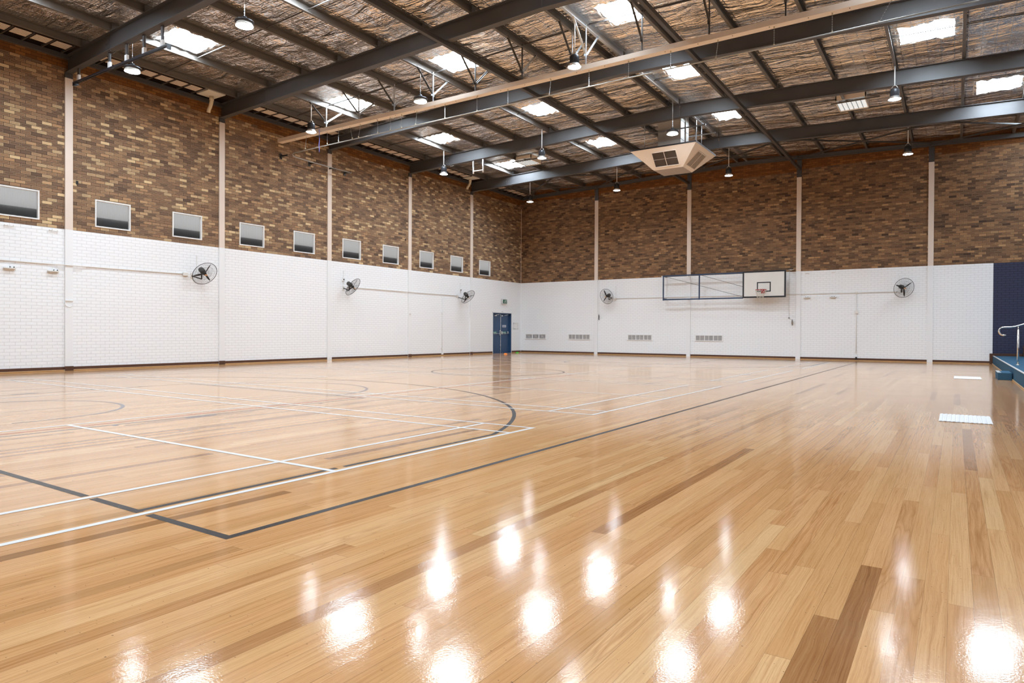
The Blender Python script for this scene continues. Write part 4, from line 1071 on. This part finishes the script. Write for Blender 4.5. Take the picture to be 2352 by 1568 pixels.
b = MB().tube([(0.05, -22.485+0.10*math.cos(a_), 1.80+0.10*math.sin(a_)*0.9) for a_ in [PI*k/14 for k in range(14, 29)]], 0.008, 6)
b.box(0.044, 0.07, -22.58, -22.39, 1.87, 1.885); tag(b.build('wall_hoop', M_WHITE), 'small white wire hoop on the leftmost wall column', 'hoop')
for (y, z, lab) in ((-22.27, 5.085, 'small black vent slot in the brick above the second window'), (-9.255, 5.07, 'small black vent slot in the brick, left of the fourth column'), (-6.76, 4.82, 'small black vent slot in the brick, above the far windows')):
    tag(MB().box(-0.0, 0.006, y-0.03, y+0.03, z-0.05, z+0.05).build('weep_vent', M_BLACK), lab, 'vent', 'small black vents in the brick')  # black box stands in for the shade inside an open brick hole

# exit sign, notice frame
t = thing('exit_sign', (0, -1.70, 2.6), 'green running man exit sign in a grey box above the blue doors', 'sign', world_parts=True)
MB().box(0, 0.09, -1.95, -1.47, 2.59, 2.84, 0.006).build('housing', M_ALU, t)
MB().box(0.0905, 0.093, -1.87, -1.50, 2.61, 2.81).build('face', M_GREEN, t)
b = MB(); x0 = 0.0935
b.lathe([(0, 0.002), (0.016, 0.002), (0.016, 0)], (x0, -1.66, 2.775), (1, 0, 0), 12)
b.bar((x0, -1.66, 2.75), (x0, -1.69, 2.70), 0.030, 0.002, (1, 0, 0)); b.bar((x0, -1.69, 2.70), (x0, -1.66, 2.665), 0.018, 0.002, (1, 0, 0)); b.bar((x0, -1.66, 2.665), (x0, -1.68, 2.63), 0.014, 0.002, (1, 0, 0))
b.bar((x0, -1.69, 2.70), (x0, -1.73, 2.67), 0.018, 0.002, (1, 0, 0)); b.bar((x0, -1.73, 2.67), (x0, -1.77, 2.675), 0.014, 0.002, (1, 0, 0))
b.bar((x0, -1.66, 2.745), (x0, -1.62, 2.72), 0.012, 0.002, (1, 0, 0)); b.bar((x0, -1.665, 2.745), (x0, -1.71, 2.735), 0.012, 0.002, (1, 0, 0))
b.build('running_figure', M_WHITE, t)
b = MB().bar((x0, -1.58, 2.63), (x0, -1.58, 2.78), 0.010, 0.002, (1, 0, 0)); b.bar((x0, -1.53, 2.63), (x0, -1.53, 2.79), 0.010, 0.002, (1, 0, 0)); b.bar((x0, -1.585, 2.785), (x0, -1.525, 2.785), 0.010, 0.002, (1, 0, 0))
b.build('door_symbol', M_WHITE, t)
t = thing('notice_frame', (0, -0.53, 1.27), 'small grey framed notice on the wall right of the blue doors', 'notice', world_parts=True)
b = MB().box(0, 0.02, -0.75, -0.72, 1.27, 1.60).box(0, 0.02, -0.34, -0.31, 1.27, 1.60).box(0, 0.02, -0.75, -0.31, 1.27, 1.295).box(0, 0.02, -0.75, -0.31, 1.575, 1.60); b.build('frame', M_ALU, t)
MB().box(0.002, 0.008, -0.72, -0.34, 1.295, 1.575).build('sheet', M_WHITE, t)
tag(MB().box(0.0, 0.05, -1.86, -1.76, 2.155, 2.185, 0.004).build('door_sensor', M_OFFW), 'tiny pale fitting centred above the blue doors', 'sensor')

# ------------------------------------------------------------------ basketball goal folded flat on the end wall
D = 0.42
def bw(X, Z, d=D): k = 1-d/30.93; return (19.913-(19.913-X)*k, -d, 1.091+(Z-1.091)*k)
t = thing('basketball_goal', bw(10.9, 2.68), 'basketball backboard with red ring on a long blue steel frame folded along the end wall', 'basketball hoop', world_parts=True)
b = MB()
for a, c in (((8.13, 3.83), (11.9, 3.83)), ((8.13, 2.70), (11.9, 2.70))):
    p_, q_ = bw(*a), bw(*c); b.bar(p_, q_, 0.06, 0.06)
b.build('frame_rail', M_NAVYM, t)
for X in (8.15, 9.90):
    MB().bar(bw(X, 2.66), bw(X, 3.85), 0.05, 0.05).build('frame_post', M_NAVYM, t)
b = MB(); b.tube([bw(8.25, 3.80), bw(11.85, 2.76)], 0.008, 5); b.tube([bw(9.98, 3.80), bw(11.9, 3.20)], 0.008, 5); b.build('stay_cable', M_CHAR, t)
b = MB(); b.bar((bw(8.15, 3.8)[0], -D, 3.78), (bw(8.15, 3.8)[0], -0.01, 3.78), 0.05); b.bar((bw(8.15, 3.8)[0], -D, 2.72), (bw(8.15, 3.8)[0], -0.01, 2.72), 0.05)
b.bar((9.45, -D, 3.80), (9.42, -0.04, 3.80), 0.04); b.bar((9.45, -D, 2.68), (9.42, -0.04, 2.68), 0.04)
b.bar((12.5, -0.5, 3.60), (12.5, -0.01, 3.60), 0.045); b.bar((13.2, -0.5, 3.60), (13.2, -0.01, 3.60), 0.045)
b.build('wall_arm', M_NAVYM, t)
b0, b1 = bw(11.89, 2.70, 0.5), bw(13.71, 3.87, 0.5)
xa, za, xb_, zb = b0[0], b0[2], b1[0], b1[2]
bd = MB().box(xa, xb_, -0.52, -0.50, za, zb, 0.002).build('backboard', M_BOARD, t)
b = MB()
w = 0.055; y_ = -0.523
for q in ((xa-0.01, xb_+0.01, zb-w, zb+0.01), (xa-0.01, xb_+0.01, za-0.01, za+w), (xa-0.01, xa+w, za+w, zb-w), (xb_-w, xb_+0.01, za+w, zb-w)): b.box(q[0], q[1], y_, -0.495, q[2], q[3])
b.build('board_border', M_BORDER, bd)
i0, i1 = bw(12.50, 2.95, 0.52), bw(13.09, 3.385, 0.52); w = 0.045; b = MB()
for q in ((i0[0], i1[0], i1[2]-w, i1[2]), (i0[0], i1[0], i0[2], i0[2]+w), (i0[0], i0[0]+w, i0[2]+w, i1[2]-w), (i1[0]-w, i1[0], i0[2]+w, i1[2]-w)): b.box(q[0], q[1], -0.5225, -0.5195, q[2], q[3])
b.build('target_square', M_BORDER, bd)
rx, rz, ry = (i0[0]+i1[0])/2-0.03, 2.985, -0.52-0.15-0.225
rg = MB().tube([(rx+0.228*math.cos(2*PI*k/40), ry+0.228*math.sin(2*PI*k/40), rz) for k in range(40)], 0.011, 8, closed=True).build('ring', M_RED, t)
b = MB().box(rx-0.085, rx+0.085, -0.535, -0.52, rz-0.14, rz+0.03, 0.004)
b.bar((rx-0.06, -0.53, rz), (rx-0.06, ry+0.21, rz), 0.02, 0.03); b.bar((rx+0.06, -0.53, rz), (rx+0.06, ry+0.21, rz), 0.02, 0.03)
b.bar((rx-0.05, -0.535, rz-0.12), (rx-0.03, ry+0.22, rz-0.01), 0.014); b.bar((rx+0.05, -0.535, rz-0.12), (rx+0.03, ry+0.22, rz-0.01), 0.014)
b.build('ring_bracket', M_RED, rg)
b = MB(); nh = 12; lev = [(0.222, 0), (0.19, -0.10), (0.15, -0.20), (0.125, -0.30), (0.12, -0.38)]
for k in range(nh):
    for l_ in range(len(lev)-1):
        (r0, z0), (r1, z1) = lev[l_], lev[l_+1]
        for sgn in (-1, 1):
            a0 = 2*PI*(k+0.5*(l_ % 2))/nh; a1 = a0+sgn*PI/nh
            wv_ = 0.02*math.sin(3*k+l_)
            if l_ == 3 and k % 3 == 1: continue
            b.tube([(rx+r0*math.cos(a0), ry+r0*math.sin(a0), rz+z0), (rx+r1*math.cos(a1)+wv_-0.06*(l_+1)/5, ry+r1*math.sin(a1), rz+z1)], 0.0045, 4, caps=False)
b.tube([(rx-0.20, ry-0.1, rz), (rx-0.17, ry-0.12, rz-0.2), (rx-0.10, ry-0.12, rz-0.44)], 0.007, 4)
b.build('net', M_NET, rg)
MB().bar((xb_-0.02, -0.51, zb-0.01), (xb_+0.14, -0.30, zb+0.02), 0.014).box(xb_+0.10, xb_+0.26, -0.31, -0.0, zb+0.015, zb+0.035).build('latch', M_ALU, t)
MB().box(bw(8.08, 3.82)[0]-0.02, bw(8.08, 3.82)[0]+0.03, -D-0.03, -D+0.03, 3.75, 3.81).build('end_cap', M_WHITE, t)
# winch cords with cleats
for (x, lab, cleat) in ((13.86, 'thin cord and cleat hanging on the end wall right of the backboard', 1), (4.745, 'thin cord and cleat hanging on the end wall beside the first column', 0)):
    t = thing('winch_cord', (x, -0.02, 1.74), lab, 'cord', 'winch cords on the end wall', world_parts=True)
    b = MB().tube([(x, -0.03, 3.82), (x, -0.03, 1.78)], 0.0045, 5)
    if cleat: b.tube([(x, -0.03, 1.78), (x+0.13, -0.05, 1.68)], 0.004, 5)
    b.build('cord', M_CORD, t)
    cx_ = x+0.145 if cleat else x+0.02; cz = 1.58 if cleat else 1.90
    MB().lathe([(0, -0.13), (0.035 if cleat else 0.012, -0.06), (0.045 if cleat else 0.016, 0), (0.035 if cleat else 0.012, 0.06), (0, 0.13)], (cx_, -0.045, cz), (0, 0, 1), 10).build('cord_bundle', M_CORD if cleat else M_BLACK, t)
    MB().box(cx_-0.008, cx_+0.008, -0.10, -0.09, cz-0.13, cz+0.13).build('cleat', M_BLACK, t)
    MB().box(x-0.015, x+0.015, -0.05, 0, 1.76, 1.80).build('wall_eye', M_CHAR, t)
    MB().tube([(x, -0.02, 3.82), (x+0.12 if cleat else x, -0.05, 3.84)], 0.008, 6).build('pulley', M_ALU, t)

# ------------------------------------------------------------------ low wall grilles on the end wall
for gi, (cells, lab) in enumerate((([(0.36, 0.73), (0.79, 1.15), (1.20, 1.57)], 'leftmost low grille on the end wall, nearest the corner, fine mesh'),
                                   ([(3.01, 3.38), (3.42, 3.80), (3.84, 4.21)], 'second low grille on the end wall, left of the first column'),
                                   ([(6.36, 6.74), (6.78, 7.15), (7.19, 7.56)], 'third low grille on the end wall, between two columns'),
                                   ([(9.76, 10.15), (10.18, 10.56), (10.60, 10.97)], 'rightmost low grille on the end wall, under the folded hoop frame'))):
    x0, x1 = cells[0][0], cells[-1][1]; z0, z1 = 0.765, 0.985
    t = thing('wall_grille', ((x0+x1)/2, 0, z0), 'white framed ' + lab, 'vent', 'low grilles on the end wall', world_parts=True)
    b = MB().box(x0-0.05, x1+0.05, -0.022, 0, z1, z1+0.03, 0.003).box(x0-0.05, x1+0.05, -0.03, 0, z0-0.035, z0, 0.003)
    b.box(x0-0.05, x0, -0.022, 0, z0, z1, 0.003).box(x1, x1+0.05, -0.022, 0, z0, z1, 0.003)
    for (a, c), (a2, c2) in zip(cells, cells[1:]): b.box(c, a2, -0.022, 0, z0, z1, 0.003)
    b.build('frame', M_WHITE, t)
    for a, c in cells:
        pn = MB().box(a, c, -0.006, -0.001, z0, z1).build('mesh_panel', M_MESHG, t)
        q = MB(); n = 14
        if gi == 0:
            for k in range(-5, n+5):
                xx = a+(c-a)*k/n
                for s_ in (-1, 1):
                    p0 = [xx, z0]; p1 = [xx+s_*(z1-z0), z1]
                    if min(p0[0], p1[0]) < a or max(p0[0], p1[0]) > c: continue
                    q.bar((p0[0], -0.009, p0[1]), (p1[0], -0.009, p1[1]), 0.004, 0.004, (0, 1, 0))
        else:
            q.box((a+c)/2-0.012, (a+c)/2+0.012, -0.018, -0.006, z0, z1)
            for k in range(1, 12): q.box(a, c, -0.012, -0.006, z0+(z1-z0)*k/12-0.002, z0+(z1-z0)*k/12+0.002)
        q.build('bars', M_OFFW, pn)

# ------------------------------------------------------------------ stage edge, steps, mats, handrail
t = thing('stage', (XS, -20, 0), 'low blue carpeted stage edge along the right side of the hall', 'stage', world_parts=True)
MB().box(XS, 22.0, Y0+0.005, -0.03, 0.0, 0.305, 0.006).build('lower_tier', M_CARPET, t)
MB().box(22.0, X1-0.005, Y0+0.005, -0.03, 0.0, 0.66, 0.006).build('upper_tier', M_CARPET, t)
MB().box(XS-0.006, XS+0.045, Y0, -0.04, 0.300, 0.312, 0.002).build('nosing_strip', simple('pale_nosing', (0.50, 0.48, 0.46), 0.6), t)
MB().box(XS-0.022, XS, Y0, -0.04, 0.0, 0.028, 0.006).build('quad_moulding', M_WOODL, t)
MB().box(21.965, 21.998, Y0, -0.04, 0.305, 0.70, 0.003).build('upper_riser', M_WOODB, t)
struct(MB().box(20.97, XS-0.001, -0.035, 0, 0, 0.395).box(XS, 21.96, -0.035, 0, 0.31, 0.395).build('trim_5', M_WOODB))
for (y0, y1, lab, plinth) in ((-10.88, -9.75, 'blue carpeted step block against the stage, far one below the handrail', 0), (-21.45, -20.30, 'blue carpeted step block against the stage, near one at the right edge', 1)):
    t = thing('step_block', (20.9, (y0+y1)/2, 0), lab, 'step', 'step blocks at the stage', world_parts=True)
    xa = 20.765 if not plinth else 20.665
    MB().box(xa, XS-0.024, y0, y1, 0.07 if plinth else 0.0, 0.178, 0.006).build('tread', M_CARPET, t)
    if plinth: MB().box(xa+0.02, XS-0.024, y0+0.01, y1-0.01, 0, 0.07).build('plinth', M_WOODL, t)
    MB().box(xa-0.002, xa+0.07, y0+0.005, y1-0.005, 0.177, 0.184, 0.002).build('nosing_strip', simple('pale_step_nosing', (0.42, 0.43, 0.42), 0.6), t)
for (x0, x1, y0, y1, lab) in ((19.74, 20.30, -20.92, -20.0, 'white ribbed tactile mat on the floor, nearer the camera'), (19.88, 20.45, -10.99, -9.88, 'white ribbed tactile mat on the floor, farther one by the step')):
    b = MB().box(x0, x1, y0, y1, 0.0025, 0.006)
    n = 12
    for k in range(n):
        xx = x0+(x1-x0)*(k+0.5)/n; b.box(xx-0.013, xx+0.013, y0-0.004 if k % 2 else y0+0.004, y1-0.004, 0.006, 0.011, 0.002)
    tag(b.build('tactile_mat', M_MAT), lab, 'mat', 'white ribbed mats')
t = thing('handrail', (21.27, -8.99, 0.31), 'stainless steel handrail with a curled end standing on the stage', 'handrail', world_parts=True)
pts = [(21.01, -8.99, 1.085)]
for k in range(0, 13):
    a = -PI/2 - k*PI/12; pts.append((20.965+0.105*math.cos(a), -8.99, 1.190+0.105*math.sin(a)))
pts += [(21.12, -8.99, 1.297), (21.2, -8.99, 1.312), (21.39, -8.99, 1.378), (22.4, -8.99, 1.80), (22.9, -8.99, 1.80)]
MB().tube(pts, 0.021, 12).build('rail', M_STAIN, t)
for x, z0, z1 in ((21.27, 0.31, 1.33), (22.5, 0.66, 1.80)):
    ps = MB().tube([(x, -8.99, z0), (x, -8.99, z1-0.09)], 0.024, 12).tube([(x, -8.99, z1-0.10), (x, -8.99, z1)], 0.011, 8).build('post', M_STAIN, t)
    MB().lathe([(0, 0.012), (0.05, 0.010), (0.055, 0.0)], (x, -8.99, z0+0.001), n=20).build('base_flange', M_STAIN, ps)

# ------------------------------------------------------------------ marker domes on the floor
for (x, y, m_, lab) in ((1.27, -3.36, M_ORANGE, 'small orange plastic marker dome on the floor before the blue doors'), (0.53, -1.15, M_LIME, 'small lime green marker dome on the floor near the corner')):
    b = MB().lathe([(0.095, 0.001), (0.098, 0.004), (0.080, 0.025), (0.050, 0.055), (0.028, 0.062), (0.026, 0.058), (0.046, 0.050), (0.075, 0.022), (0.090, 0.001)], (0, 0, 0), n=28)
    o = b.build('marker_dome', m_); o.location = (x, y, 0.0); tag(o, lab, 'marker', 'marker domes')

for o in bpy.data.objects:
    if '_abs' in o: del o['_abs']
